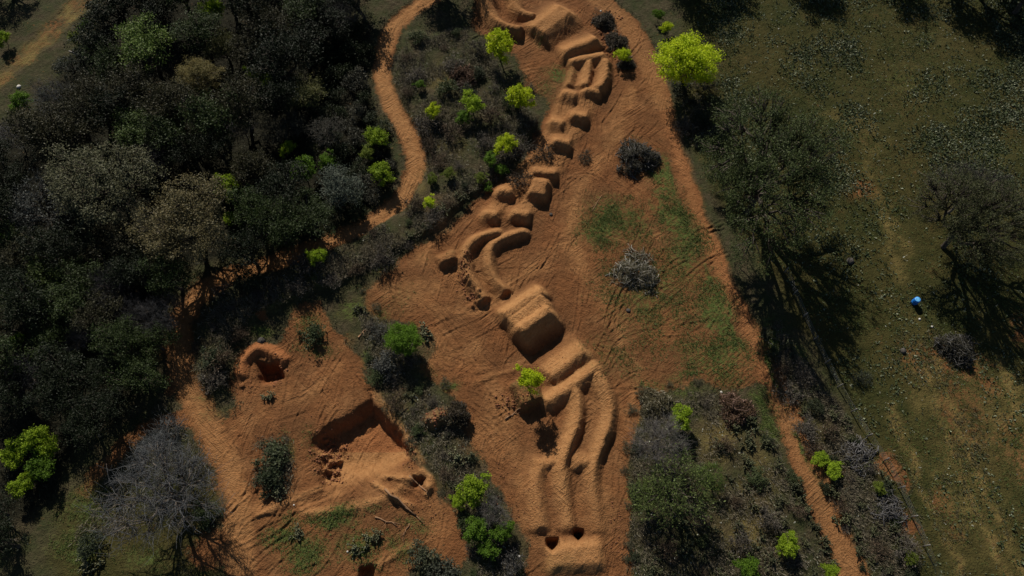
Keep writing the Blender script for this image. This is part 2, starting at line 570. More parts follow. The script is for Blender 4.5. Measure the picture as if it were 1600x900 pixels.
for px, py, r, ry, k in [(1372, 225, 20, 34, .5), (1365, 270, 20, 28, .5), (1330, 200, 30, 20, .4), (1402, 370, 24, 46, .7), (1400, 420, 24, 34, .6), (1425, 520, 24, 40, .35), (1370, 310, 20, 40, .4), (1290, 180, 30, 14, .4), (1380, 330, 30, 30, .5),
                         (1560, 640, 60, 120, .35), (1500, 740, 60, 120, .45), (1450, 620, 40, 60, .4), (870, 885, 30, 10, .4), (445, 715, 12, 30, .5), (1130, 700, 50, 40, .6), (1180, 740, 40, 60, .5), (1110, 800, 60, 50, .4), (1180, 840, 50, 40, .5), (1150, 660, 40, 20, .4), (700, 240, 30, 50, .35), (660, 290, 20, 40, .4), (690, 120, 30, 30, .4), (1300, 690, 20, 40, .3)]:
    straw = np.maximum(straw, k * spot(px, py, r, ry))
straw = np.maximum(straw, .75 * blur(wood, 3))
straw *= np.clip(.75 + 1.3 * fbm(X, Y, 1.8, 4, 31), .1, 1.15)
pale = np.zeros(X.shape)
pale += .55 * blur((d_loop[0] < w_loop * .8), 2) * (d_loop[3] < .45) + .45 * blur((d_loop[0] < w_loop * .75), 2) * (d_loop[3] >= .45)
pale += .35 * blur((d_track[0] < w_track * .7), 2) * (d_track[3] > .62) + .2 * blur((d_track[0] < w_track * .8), 2) * (d_track[3] < .3)
for px, py, r, ry, k in [(640, 460, 60, 30, .4), (700, 540, 60, 50, .35), (560, 630, 90, 30, .2), (770, 680, 50, 50, .4), (830, 780, 40, 90, .45), (930, 800, 40, 70, .45), (940, 660, 40, 70, .35), (600, 760, 60, 40, .2),
                         (440, 620, 60, 30, .15), (490, 500, 40, 20, .4), (730, 420, 60, 60, .3), (820, 430, 40, 40, .3), (690, 340, 40, 30, .35), (860, 60, 60, 40, .25), (1015, 120, 20, 60, .2), (680, 800, 40, 60, .25)]:
    pale = np.maximum(pale, k * spot(px, py, r, ry, 1.6) * np.clip(.75 + .9 * fbm(X, Y, 2.6, 3, 91), .1, 1.2))
pale = np.maximum(pale, .30 * blur(d_track[0] < w_track * .8, 2))
for ln, k, wd in [([(590, 452), (650, 462), (720, 480), (775, 470), (830, 425), (880, 380)], .4, .8), ([(985, 650), (985, 580), (960, 500), (915, 440), (890, 380), (905, 300), (950, 220), (985, 140)], .35, 1.0),
                  ([(690, 350), (665, 400), (690, 470), (730, 540), (770, 620), (800, 720), (815, 820)], .35, .9), ([(345, 680), (430, 640), (520, 600), (540, 540)], .3, 1.0), ([(400, 800), (500, 775), (590, 745), (640, 735)], .35, .8)]:
    dl = seg_dist(WX, WY, spline(GP(ln)))[0]
    pale = np.maximum(pale, k * np.exp(-(dl / wd) ** 2) * np.clip(.7 + 1.2 * fbm(X, Y, 1.6, 3, 92), .1, 1.2) * FINE)
red = .3 * blur(d_track[0] < w_track, 1) * (d_track[3] > .3) * (d_track[3] < .75) + .35 * spot(1350, 298, 26, 18, 1.6)

# faint wheel lines across the lower meadow
for ln in ([(1440, 570), (1480, 680), (1530, 800), (1580, 930)], [(1462, 565), (1502, 672), (1552, 790), (1602, 915)], [(1560, 560), (1590, 660), (1640, 780)], [(1390, 640), (1430, 740), (1480, 850), (1510, 930)]):
    dl = seg_dist(WX, WY, spline(GP(ln)))[0]
    straw = np.maximum(straw, .7 * np.exp(-(dl / .55) ** 2) * FINE)
    dirt = np.maximum(dirt, .42 * np.exp(-(dl / .4) ** 2) * FINE)

# --- heights
base = .22 * fbm(X, Y, 16, 2, 1) * FINE + .10 * fbm(X, Y, 4, 2, 2)
rough = .08 * fbm(X, Y, .9, 3, 3)
soil = np.clip(dirt, 0, 1)
base = base + rough * (1 - .75 * soil)
# combed tyre and blade marks in the loose soil
ang = 1.0 + 1.4 * fbm(X, Y, 9, 2, 8)
u_, v_ = X * np.cos(ang) + Y * np.sin(ang), -X * np.sin(ang) + Y * np.cos(ang)
marks = fbm(u_ / 7, v_, .42, 2, 9) * np.clip(fbm(X, Y, 3.2, 2, 12) * 2.2 + .2, 0, 1)
base = base + .06 * marks * soil * (1 - .6 * (loop | track)) + .05 * fbm(X, Y, .40, 2, 13) * soil
for arr, dd, ww in ((d_loop, loop, .55), (d_track, track, .5), (d_wood, wood, .5)):
    base = base - .07 * dd - .06 * np.exp(-((np.abs(arr[1]) - ww) / .16) ** 2) * dd
# scraped ruts: long shallow blade lines
RUTS = [[(588, 448), (640, 470), (690, 520), (735, 585), (770, 650), (800, 720)], [(600, 462), (612, 500)], [(610, 450), (625, 492)], [(640, 520), (700, 500), (745, 485)],
        [(690, 560), (740, 572), (800, 566), (835, 552)], [(700, 572), (745, 584), (805, 574)], [(720, 590), (770, 580), (830, 566)], [(735, 600), (790, 590)],
        [(700, 520), (745, 500), (775, 480)], [(715, 545), (760, 520), (790, 512)], [(930, 545), (965, 555), (985, 580), (990, 640)], [(945, 530), (985, 545), (1005, 590)],
        [(725, 660), (770, 740), (800, 800), (815, 850)], [(735, 650), (765, 700), (790, 760)], [(700, 640), (725, 690), (760, 760)], [(905, 440), (880, 400), (930, 330)],
        [(660, 380), (720, 332), (745, 315)], [(585, 745), (640, 770), (665, 790)], [(600, 790), (640, 800), (660, 818)], [(880, 300), (930, 260), (990, 200)], [(960, 320), (985, 290), (1010, 270)],
        [(420, 640), (470, 620), (540, 610)], [(430, 660), (500, 640), (560, 640)], [(445, 590), (470, 570), (500, 580), (520, 600)], [(820, 90), (880, 70), (860, 110)], [(810, 110), (850, 95), (880, 60)],
        [(985, 150), (1010, 220), (1035, 280)], [(1000, 140), (1025, 205), (1050, 270)], [(960, 600), (975, 660), (962, 720)], [(970, 595), (988, 650), (975, 710)],
        [(400, 800), (440, 782), (480, 770), (520, 752)], [(395, 812), (450, 797), (500, 780)], [(410, 826), (470, 800), (540, 775)],
        [(780, 650), (800, 640), (815, 650)], [(750, 620), (790, 640)], [(740, 640), (775, 665)], [(600, 860), (650, 840), (690, 850)], [(560, 890), (600, 870), (650, 858)]]
rut_rng = np.random.default_rng(4)
for r_ in RUTS:
    pts = spline(GP(r_))
    lo, hi = pts.min(0) - 1, pts.max(0) + 1
    sub = np.ix_((GY > lo[1]) & (GY < hi[1]), (GX > lo[0]) & (GX < hi[0]))
    for off in (0, rut_rng.uniform(.5, .8)):
        q = pts + np.array([off * .8, off * .5])
        dd = seg_dist(X[sub] + .12 * w1[sub], Y[sub] + .12 * w2[sub], q)
        amp = rut_rng.uniform(.05, .09) * (.5 + .5 * fbm(X[sub], Y[sub], 1.5, 2, 77))
        base[sub] += amp * (np.exp(-((dd[1] - .12) / .09) ** 2) - np.exp(-((dd[1] + .08) / .09) ** 2)) * (dd[0] < .7)
mk = np.random.default_rng(6)
cand = []
for poly, n_ in ((GP(CLEARING), 330), (GP(YARD), 130)):
    W_ = np.array(poly)
    q = mk.uniform(W_.min(0), W_.max(0), (n_ * 3, 2))
    cand.append(q[in_poly(q[:, 0], q[:, 1], poly)][:n_])
for c in np.concatenate(cand):
    th = 1.15 + 1.7 * float(fbm(np.array([c[0]]), np.array([c[1]]), 9, 2, 8)[0]) + mk.normal() * .18
    ln, cv = mk.uniform(.8, 3.2), mk.normal() * .09
    t_ = np.linspace(-ln, ln, 7)
    pts = np.column_stack([c[0] + np.cos(th + cv * t_) * t_, c[1] + np.sin(th + cv * t_) * t_])
    lo, hi = pts.min(0) - .5, pts.max(0) + .5
    sub = np.ix_((GY > lo[1]) & (GY < hi[1]), (GX > lo[0]) & (GX < hi[0]))
    if X[sub].size < 4:
        continue
    for off in ((0, .55) if mk.uniform() < .4 else (0,)):
        dd = seg_dist(X[sub] - np.sin(th) * off + .05 * w1[sub], Y[sub] + np.cos(th) * off + .05 * w2[sub], pts)
        base[sub] += mk.uniform(.035, .085) * (np.exp(-((dd[1] - .10) / .085) ** 2) - .9 * np.exp(-((dd[1] + .06) / .085) ** 2)) * (dd[0] < .4)
# thickets stand on slightly higher, uncut ground with a cut bank towards the clearing
base = base + (.60 * blur(pmask(THICKET), 2) + .25 * blur(pmask(STRIP), 5) + .2 * blur(pmask(PATCH), 7)) * (1 - np.clip(blur(roads, 4) * 1.5, 0, 1))
H = base.copy()
BSM = .7 * blur(base, 4) + .3 * base
OWNER = np.zeros(X.shape, np.int32)
MOUNDS = [None]
LANES = [[(925, 138), (904, 182), (878, 226), (848, 285), (812, 336)], [(890, 145), (868, 192), (848, 235), (795, 300), (767, 338)]]


def ridge_h(pts_px, h, wl, wr, top=.3, w0=1.0, w1_=1.0, taper=(1, 1), sm=5):
    P = [G(p[0], p[1], h) for p in pts_px]
    P = spline(P, sm) if len(P) > 2 else np.array(P)
    m = max(wl, wr, w0, w1_) * 1.7 + top + .6
    lo, hi = P.min(0) - m, P.max(0) + m
    sub = np.ix_((GY > lo[1]) & (GY < hi[1]), (GX > lo[0]) & (GX < hi[0]))
    x, y = X[sub] + .11 * w1[sub], Y[sub] + .11 * w2[sub]
    d, v, o, a = seg_dist(x, y, P)
    wl, wr, w0, w1_ = wl * 1.3, wr * 1.1, w0 * 1.15, w1_ * 1.1
    w = np.where(v > 0, wl, wr)
    lat = np.clip(np.abs(v) - top / 2, 0, None) / w
    end = np.abs(o) / np.where(o < 0, w0, w1_)
    inside = d < m
    t = np.clip(np.hypot(lat, end), 0, 1)
    gentle = np.clip((w / h - 1.15) / 1.0, 0, 1)           # long ramps curve up to a lip, short faces drop steeply
    p = (1 - gentle) * (.3 * (1 - sst(t)) + .7 * (1 - t)) + gentle * (.25 * (1 - sst(t)) + .75 * (1 - t) ** 1.7)
    lump = 1 + .06 * fbm(x, y, .9, 2, 23) + .05 * fbm(x, y, 2.5, 2, 24)
    return sub, np.where(inside, h * p * lump * (taper[0] + (taper[1] - taper[0]) * sst(a * 1.7)), 0)


def mound(name, label, cat, parts, group='dirt jumps and berms of the bike track', paleness=.5, green_amt=0):
    i = len(MOUNDS)
    MOUNDS.append((name, label, cat, group))
    for args in parts:
        sub, hh = ridge_h(*args)
        cand = BSM[sub] + hh + .02 * fbm(X[sub], Y[sub], .45, 2, 14)
        m = (hh > .005) & (cand > H[sub])
        H[sub] = np.where(m, cand, H[sub])
        OWNER[sub] = np.where(m & (hh > .12), i, OWNER[sub])
        f = sst(hh / (.7 * args[1]))
        pale[sub] = np.maximum(pale[sub], paleness * f)  # crests coloured paler: dusty soil plus painted ridge highlights
        if green_amt:
            green[sub] = np.maximum(green[sub], green_amt * sst(hh / .4))


for ln in LANES:                                  # packed lane beds under the rollers
    sub, hh = ridge_h(ln, .3, 1.0, .9, 1.2, 1.0, 1.0)
    base[sub] += hh
    pale[sub] = np.maximum(pale[sub], .35 * sst(hh / .25))
H = base.copy()
BSM = .7 * blur(base, 4) + .3 * base
mound('tabletop_jump', 'large square tabletop dirt jump with a black shaded landing face', 'dirt jump',
      [([(790, 492), (845, 455)], 1.5, 1.3, 1.0, .5, .8, 1.0), ([(813, 514), (858, 483)], 2.1, 1.4, 1.9, .5, .85, 1.1), ([(800, 503), (850, 468)], 1.55, 1.0, 1.0, .9, .8, .9)], paleness=.75)
mound('rounded_jump', 'long rounded dirt jump just below the square tabletop jump', 'dirt jump',
      [([(862, 585), (912, 547)], 1.15, 2.1, 1.6, .3, .9, 1.1)], paleness=.7)
mound('double_berm_jump', 'forked dirt jump whose two lanes bend down beside the tree mound', 'dirt jump',
      [([(855, 626), (892, 602), (932, 572)], 1.05, 1.1, 1.3, .3, .8, 1.0)], paleness=.7)
mound('curved_berm', 'long sinuous dirt ridge bending past the tree mound to the smaller hole', 'berm',
      [([(890, 820), (886, 792), (881, 758), (880, 724), (888, 698), (898, 672), (904, 645), (903, 622), (896, 604)], 1.0, 1.3, .72, .2, .8, .6, (.55, 1.0))], paleness=.7)
mound('curved_berm', 'long sinuous dirt ridge on the brush patch side of the lower bend', 'berm',
      [([(936, 825), (931, 790), (928, 755), (930, 722), (941, 690), (950, 668), (954, 640), (949, 610), (935, 582)], 1.05, 1.15, .78, .2, .9, .6, (.4, 1.0))], paleness=.65)
mound('roller', 'low roller between the lower bend and the hole nearest the thicket strip', 'roller',
      [([(856, 723), (874, 719)], .65, 1.3, .9, .25, .9, .7)], paleness=.5)
mound('roller', 'low roller with dark lower face, above the smaller hole', 'roller',
      [([(902, 724), (922, 720)], .75, 1.3, .85, .25, .9, .7)], paleness=.5)
mound('straight_ridge', 'straight soft dirt ridge running down to the larger hole', 'ridge',
      [([(845, 822), (841, 795), (838, 755), (846, 722)], .7, 1.3, .85, .3, .7, .9)], paleness=.5)
mound('start_mound', 'broad flat start mound below the two dark holes', 'dirt mound',
      [([(862, 872), (935, 866)], .7, 1.2, 1.1, 1.3, .9, .9)], paleness=.6)
mound('tree_mound', 'steep undug earth mound around the small lime tree', 'dirt mound',
      [([(810, 617), (838, 606)], 1.35, .7, .55, 1.9, .5, .5)], group='earth mounds', paleness=.2, green_amt=.35)
mound('bend_berm', 'outer half-circle dirt berm of the upper bend, clods on its back', 'berm',
      [([(757, 463), (738, 437), (727, 410), (730, 388), (746, 371), (778, 361)], 1.0, .75, .72, .22, .4, .9)], paleness=.55)
mound('bend_berm', 'inner half-circle dirt berm of the upper bend', 'berm',
      [([(789, 452), (772, 432), (764, 405), (769, 385), (787, 371), (818, 361)], .9, .75, .7, .22, .45, .9)], paleness=.55)
mound('spoil_heap', 'small square spoil heap left of the outer half-circle berm', 'dirt mound',
      [([(688, 406), (709, 398)], .9, .7, .55, .5, .5, .5)], group='earth mounds', paleness=.3)
PR0 = random.Random(8)
R_ = [('first roller above the half-circle berms, thicket side', [(753, 333), (780, 338)], .95), ('first roller above the half-circle berms, meadow side', [(797, 332), (829, 338)], 1.05),
      ('small roller squeezed between thicket and boxy tabletop', [(777, 297), (801, 301)], .9),
      ('lone weedy roller above the boxy tabletop', [(862, 220), (894, 224)], 1.0),
      ('second pair of rollers from the top, thicket side', [(858, 188), (881, 194)], .9), ('second pair of rollers from the top, open side', [(891, 178), (921, 181)], 1.05),
      ('topmost pair of rollers, thicket side', [(877, 144), (902, 150)], .95), ('topmost pair of rollers, open side', [(911, 140), (940, 144)], 1.0)]
for lab, pts, h in R_:
    (ax_, ay_), (bx_, by_) = pts
    pts = [(ax_ + (bx_ - ax_) * .2, ay_ + (by_ - ay_) * .2), (ax_ + (bx_ - ax_) * .84, ay_ + (by_ - ay_) * .84)]
    mound('roller', 'dirt ' + lab, 'roller', [(pts, h * PR0.uniform(.78, .95), 1.25, PR0.uniform(.85, 1.1), .25, PR0.uniform(.9, 1.15), .62)], paleness=.6)
mound('box_jump', 'boxy dirt tabletop with weeds on its dark side faces', 'dirt jump',
      [([(835, 268), (868, 271)], .95, 1.1, .7, .3, .6, .55), ([(832, 291), (853, 295)], 1.0, 1.2, .75, 1.6, .6, .6)], paleness=.5, green_amt=.0)
mound('forked_jump', 'dirt lip where two lanes drop from the top jump', 'dirt jump', [([(893, 95), (920, 88), (945, 84)], 1.05, 1.2, 1.1, .3, .6, .6)], paleness=.65)
mound('lane_berm', 'short straight berm between the two lanes below the top jump', 'berm', [([(914, 131), (920, 112), (921, 94)], 1.05, 1.2, .7, .2, .5, .5)], paleness=.6)
mound('lane_berm', 'short curved berm with black shade below the top jump', 'berm', [([(939, 134), (948, 114), (949, 90)], 1.25, 1.2, .8, .2, .5, .5)], paleness=.6)
mound('lane_berm', 'low lane edge facing the weedy patch below the top jump', 'berm', [([(889, 130), (894, 112), (897, 97)], .7, .55, .9, .2, .5, .5)], paleness=.5)
mound('top_jump', 'smooth ramped dirt jump beside the rubble row', 'dirt jump', [([(884, 78), (932, 58)], 1.35, 2.2, 1.3, .3, 1.0, .9)], paleness=.6)
mound('dome_jump', 'wide smooth dome jump at the top edge of the clearing', 'dirt jump', [([(842, 45), (882, 14)], 1.45, 2.4, 2.2, 1.6, 1.0, 1.8)], paleness=.55)
mound('top_berm', 'long curving berm with raked dark outer face, at the clearing top', 'berm',
      [([(812, 43), (788, 37), (770, 24), (760, 4), (757, -20)], 1.25, .9, 1.2, .3, .5, .8)], paleness=.5)
mound('top_berm', 'shorter curving berm beside the dome jump', 'berm', [([(833, 22), (816, 17), (804, 6), (798, -18)], 1.15, .8, 1.2, .3, .5, .8)], paleness=.5)
mound('spoil_ridge', 'horseshoe spoil ridge round the small dug hole', 'dirt mound',
      [([(374, 583), (380, 562), (402, 543), (428, 552), (440, 562)], .6, .8, .6, .2, .6, .6)], group='earth mounds', paleness=.3)
mound('clod_bank', 'broken bank of clods between the thicket strip and lower clearing', 'dirt mound',
      [([(672, 660), (690, 648), (712, 655)], .9, .7, .8, .5, .6, .6)], group='earth mounds', paleness=.3)
red[OWNER == len(MOUNDS) - 2] = .6
N_JUMPS = len(MOUNDS)
H_TOP = H.copy()


def dig(poly_px, depth, widths, warp=.25):
    """sunken area bounded by half planes, one slope width for each edge"""
    P = GP(poly_px)
    c = np.mean(P, 0)
    f = np.ones(X.shape)
    x, y = X + warp * w1, Y + warp * w2
    for i in range(len(P)):
        a, b = P[i], P[(i + 1) % len(P)]
        d = (b - a) / np.linalg.norm(b - a)
        n = np.array([-d[1], d[0]])
        if np.dot(c - a, n) < 0:
            n = -n
        f = np.minimum(f, sst(((x - a[0]) * n[0] + (y - a[1]) * n[1]) / widths[i]))
    return depth * f * FINE


pit = dig([(478, 688), (580, 612), (655, 720), (595, 776), (505, 785)], 1.7, [1.5, .9, 3.2, 4.0, 1.8], .55)
small_pit = dig([(398, 562), (440, 563), (444, 592), (428, 604), (402, 602)], 1.7, [.8, .7, .9, 1.2, .6], .5)
hole_a = dig([(851, 840), (873, 840), (874, 853), (863, 868), (853, 855)], 1.9, [.3, .3, .4, .4, .3], .08)
hole_b = dig([(894, 826), (913, 826), (914, 838), (904, 850), (895, 838)], 1.8, [.3, .3, .4, .4, .3], .08)
hole_c = dig([(640, 742), (668, 746), (662, 764), (646, 764)], 1.2, [.4, .5, .6, .5], .15)
hole_d = dig([(560, 884), (592, 880), (585, 910), (556, 910)], 1.1, [.4, .5, .6, .5], .15)
H = H - pit - small_pit - hole_a - hole_b - hole_c - hole_d
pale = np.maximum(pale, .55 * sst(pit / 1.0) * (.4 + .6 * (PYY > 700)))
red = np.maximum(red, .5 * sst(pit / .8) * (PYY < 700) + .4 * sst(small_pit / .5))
H = H + sst(pit / .3) * (1 - sst((pit - 1.2) / .5)) * .28 * fbm(X, Y, 1.1, 3, 71) + sst(pit / .3) * .10 * fbm(u_ / 5, v_, .5, 2, 72) + sst(small_pit / .2) * .25 * fbm(X, Y, .7, 2, 73)
# rim thrown up along the pit edges
for pts, h, wl, wr in [([(470, 800), (540, 796), (600, 778), (650, 742)], .25, .8, .9), ([(400, 806), (450, 783), (500, 762)], .2, .6, .5), ([(585, 612), (625, 668), (660, 722)], .22, .5, .9),
                       ([(600, 742), (655, 752), (668, 762)], .3, .3, .3), ([(585, 755), (615, 775), (640, 790)], .35, .3, .3), ([(660, 735), (672, 750), (668, 770)], .35, .4, .4),
                       ([(570, 900), (610, 870), (650, 852)], .2, .6, .4), ([(740, 600), (775, 585), (815, 572)], .12, .4, .3)]:
    sub, hh = ridge_h(pts, h, wl, wr, .2, .6, .6)
    H[sub] += hh
    pale[sub] = np.maximum(pale[sub], .6 * sst(hh / .3))
# lumpy breakup on the steep dug or shoved faces
gy_, gx_ = np.gradient(H_TOP, GY, GX)
steep = sst((np.hypot(gx_, gy_) - .55) / .6) * FINE
H = H + steep * (.10 * fbm(X, Y, .6, 3, 21))
Hs = blur(H, 1)
H = np.where(FINE & (soil > .4), (.35 * Hs + .65 * H), H)
clodn = np.clip(fbm(X, Y, .5, 2, 41), 0, 1)
for px, py, r, ry, k in [(508, 705, 22, 30, .8), (515, 735, 16, 20, .8), (690, 655, 26, 16, .6), (725, 432, 14, 36, .5), (430, 585, 14, 22, .7), (735, 470, 12, 10, .5), (790, 625, 18, 14, .5), (800, 640, 14, 8, .5),
                         (640, 700, 14, 30, .4), (390, 600, 12, 20, .4), (955, 60, 16, 45, .5)]:
    H = H + k * clodn * spot(px, py, r, ry)

REG = np.zeros((NY - 1, NX - 1), np.int32)      # 0 ground, 1 clearing, 2 yard, 3.. roads, 100+ mounds


def cellm(a):
    return a[:-1, :-1]


for m_, v_i in ((clear, 1), (yard, 2), (left, 6), (wood, 5), (track, 4), (loop, 3)):
    REG[cellm(m_)] = v_i
REG[cellm(OWNER) > 0] = 100 + cellm(OWNER)[cellm(OWNER) > 0]

gy_, gx_ = np.gradient(H, GY, GX)
NRM = np.stack([-gx_, -gy_, np.ones_like(H)], -1)
NRM /= np.linalg.norm(NRM, axis=-1)[..., None]
VALL = np.stack([X, Y, H], -1).reshape(-1, 3)
NALL = NRM.reshape(-1, 3)
ATTR = {'dirt': dirt, 'green': np.clip(green, 0, 1), 'meadow': mead, 'straw': straw, 'pale': np.clip(pale, 0, 1), 'red': np.clip(red, 0, 1), 'humus_shade': humus_shade}


def cut(name, rid, solid=False):
    jj, ii = np.nonzero(REG == rid)
    if not len(jj):
        return None
    q = jj * NX + ii
    F = np.stack([q, q + 1, q + NX + 1, q + NX], 1)
    used, inv = np.unique(F, return_inverse=True)
    F = inv.reshape(-1, 4)
    V = VALL[used]
    N = NALL[used]
    ext = []
    n = len(V)
    if solid:                                   # close the mound: skirt and base under the soil
        E = np.concatenate([F[:, [0, 1]], F[:, [1, 2]], F[:, [2, 3]], F[:, [3, 0]]])
        key = np.sort(E, 1)
        _, idx, cnt = np.unique(key[:, 0].astype(np.int64) * n + key[:, 1], return_index=True, return_counts=True)
        B = E[idx[cnt == 1]]
        zb = V[:, 2].min() - .35
        bv = np.unique(B)
        remap = np.full(n, -1)
        remap[bv] = n + np.arange(len(bv))
        VB = V[bv].copy()
        VB[:, 2] = zb
        c = V.mean(0)
        c[2] = zb
        V = np.vstack([V, VB, c])
        N = np.vstack([N, np.tile([0, 0, -1.0], (len(bv) + 1, 1))])
        ext.append(np.stack([B[:, 1], B[:, 0], remap[B[:, 0]], remap[B[:, 1]]], 1))
        F3 = np.stack([remap[B[:, 1]], remap[B[:, 0]], np.full(len(B), len(V) - 1)], 1)
    me = mesh_np(name, V, [F] + ext + ([F3] if solid else []), True)
    me.normals_split_custom_set_from_vertices(N.tolist())
    pad = len(V) - n
    for k, a in ATTR.items():
        at = me.attributes.new(k, 'FLOAT', 'POINT')
        at.data.foreach_set('value', np.concatenate([a.ravel()[used], np.zeros(pad)]).astype(np.float32))
    return add(name, me, M_EARTH)


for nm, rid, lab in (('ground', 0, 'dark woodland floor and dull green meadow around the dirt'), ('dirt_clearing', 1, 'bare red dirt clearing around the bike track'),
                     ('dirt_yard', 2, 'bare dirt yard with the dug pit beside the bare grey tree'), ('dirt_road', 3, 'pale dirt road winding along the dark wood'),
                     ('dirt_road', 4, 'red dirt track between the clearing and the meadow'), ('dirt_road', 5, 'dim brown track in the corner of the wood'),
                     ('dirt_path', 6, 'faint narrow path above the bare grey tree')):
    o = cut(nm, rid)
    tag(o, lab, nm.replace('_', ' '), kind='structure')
for i in range(1, N_JUMPS):
    nm, lab, cat, grp = MOUNDS[i]
    o = cut(nm, 100 + i, True)
    if o is not None:
        tag(o, lab, cat, grp)


def hz(x, y):
    """ground height under (x, y)"""
    x, y = np.asarray(x, float), np.asarray(y, float)
    i = np.clip(np.searchsorted(GX, x) - 1, 0, NX - 2)
    j = np.clip(np.searchsorted(GY, y) - 1, 0, NY - 2)
    fx = (x - GX[i]) / (GX[i + 1] - GX[i])
    fy = (y - GY[j]) / (GY[j + 1] - GY[j])
    return (H[j, i] * (1 - fx) + H[j, i + 1] * fx) * (1 - fy) + (H[j + 1, i] * (1 - fx) + H[j + 1, i + 1] * fx) * fy


def grid_at(A, x, y):
    i = np.clip(np.searchsorted(GX, x) - 1, 0, NX - 2)
    j = np.clip(np.searchsorted(GY, y) - 1, 0, NY - 2)
    return A[j, i]


# ------------------------------------------------------------------ plants
def kmeans(P, k, rng, it=5):
    k = min(k, len(P))
    C = P[rng.choice(len(P), k, replace=False)]
    for _ in range(it):
        a = np.argmin(((P[:, None] - C[None]) ** 2).sum(-1), 1)
        C = np.array([P[a == i].mean(0) if (a == i).any() else C[i] for i in range(k)])
    return a, C


def bend(a, b, rng, n=3, j=.08):
    t = np.linspace(0, 1, n)[:, None]
    P = a + (b - a) * t
    L = np.linalg.norm(b - a)
    P[1:-1] += rng.normal(size=(n - 2, 3)) * L * j
    return P


def make_tree(name, seed, nt, leaves, leaf, zc=1.2, zr=.75, k1=6, k2=5, trunk=.07, sig=.12, twigs=0, twig_len=.2, twig_r=.006, lobes=.28, multi=False, up=.5):
    """plant of crown radius 1; returns (trunk mesh, crown mesh or None)"""
    rng = np.random.default_rng(seed)
    d = rng.normal(size=(nt * 3, 3))
    d /= np.linalg.norm(d, axis=1)[:, None]
    d = d[d[:, 2] > -.45][:nt]
    r = rng.uniform(0, 1, len(d)) ** (1 / 2.6)
    ph = np.arctan2(d[:, 1], d[:, 0])
    lob = 1 + lobes * (np.sin(ph * 2 + rng.uniform(0, 6)) * .5 + np.sin(ph * 3 + rng.uniform(0, 6)) * .5 + np.sin(ph * 5 + d[:, 2] * 3 + rng.uniform(0, 6)) * .45)
    T = d * (r * lob)[:, None] * np.array([1, 1, zr]) * .9 + np.array([0, 0, zc])
    T[:, 2] = np.maximum(T[:, 2], .12)
    B = MB()
    fork = np.array([rng.normal() * .05, rng.normal() * .05, zc * (.06 if multi else .36)])
    if not multi:
        B.tube(bend(np.array([0, 0, -.08]), fork, rng, 4, .05), np.array([1.25, 1, .92, .85]) * trunk, 7)
    a1, C1 = kmeans(T, k1, rng)
    tips = []
    for i in range(len(C1)):
        P1 = T[a1 == i]
        if not len(P1):
            continue
        st = fork + (rng.normal(size=3) * .04 * np.array([1, 1, 0]) if multi else 0)
        c1 = st + .55 * (C1[i] - st) + rng.normal(size=3) * .04
        c1[2] = max(c1[2], .1)
        B.tube(bend(st, c1, rng, 4), trunk * np.linspace(.68, .45, 4), 5)
        a2, C2 = kmeans(P1, k2, rng)
        for j in range(len(C2)):
            P2 = P1[a2 == j]
            if not len(P2):
                continue
            c2 = c1 + .6 * (C2[j] - c1)
            B.tube(bend(c1, c2, rng, 3), trunk * np.linspace(.42, .24, 3), 4)
            for p in P2:
                B.tube(bend(c2, p, rng, 3), [trunk * .22, trunk * .14, twig_r * .8], 3)
                tips.append((c2, p))
    Cm = None
    L = MB()
    if twigs:
        for c2, p in tips:
            ax = p - c2
            ax /= np.linalg.norm(ax) + 1e-6
            for _ in range(twigs):
                s0 = c2 + (p - c2) * rng.uniform(.45, 1)
                dr = ax * .3 + rng.normal(size=3) * .6
                dr[2] += .12
                e = s0 + dr * twig_len * rng.uniform(.5, 1.2)
                L.tube(bend(s0, e, rng, 3, .12), [twig_r, twig_r * .8, twig_r * .5], 3)
    if leaves:
        P = np.concatenate([p + rng.normal(size=(leaves, 3)) * sig * rng.uniform(.6, 1.3) * np.array([1, 1, .7]) for c2, p in tips])
        P[:, 2] = np.maximum(P[:, 2], .04)
        L.cards(P, leaf, rng, up)
    if L.n:
        Cm = L.mesh(name + '_crown')
    return B.mesh(name + '_trunk', True), Cm


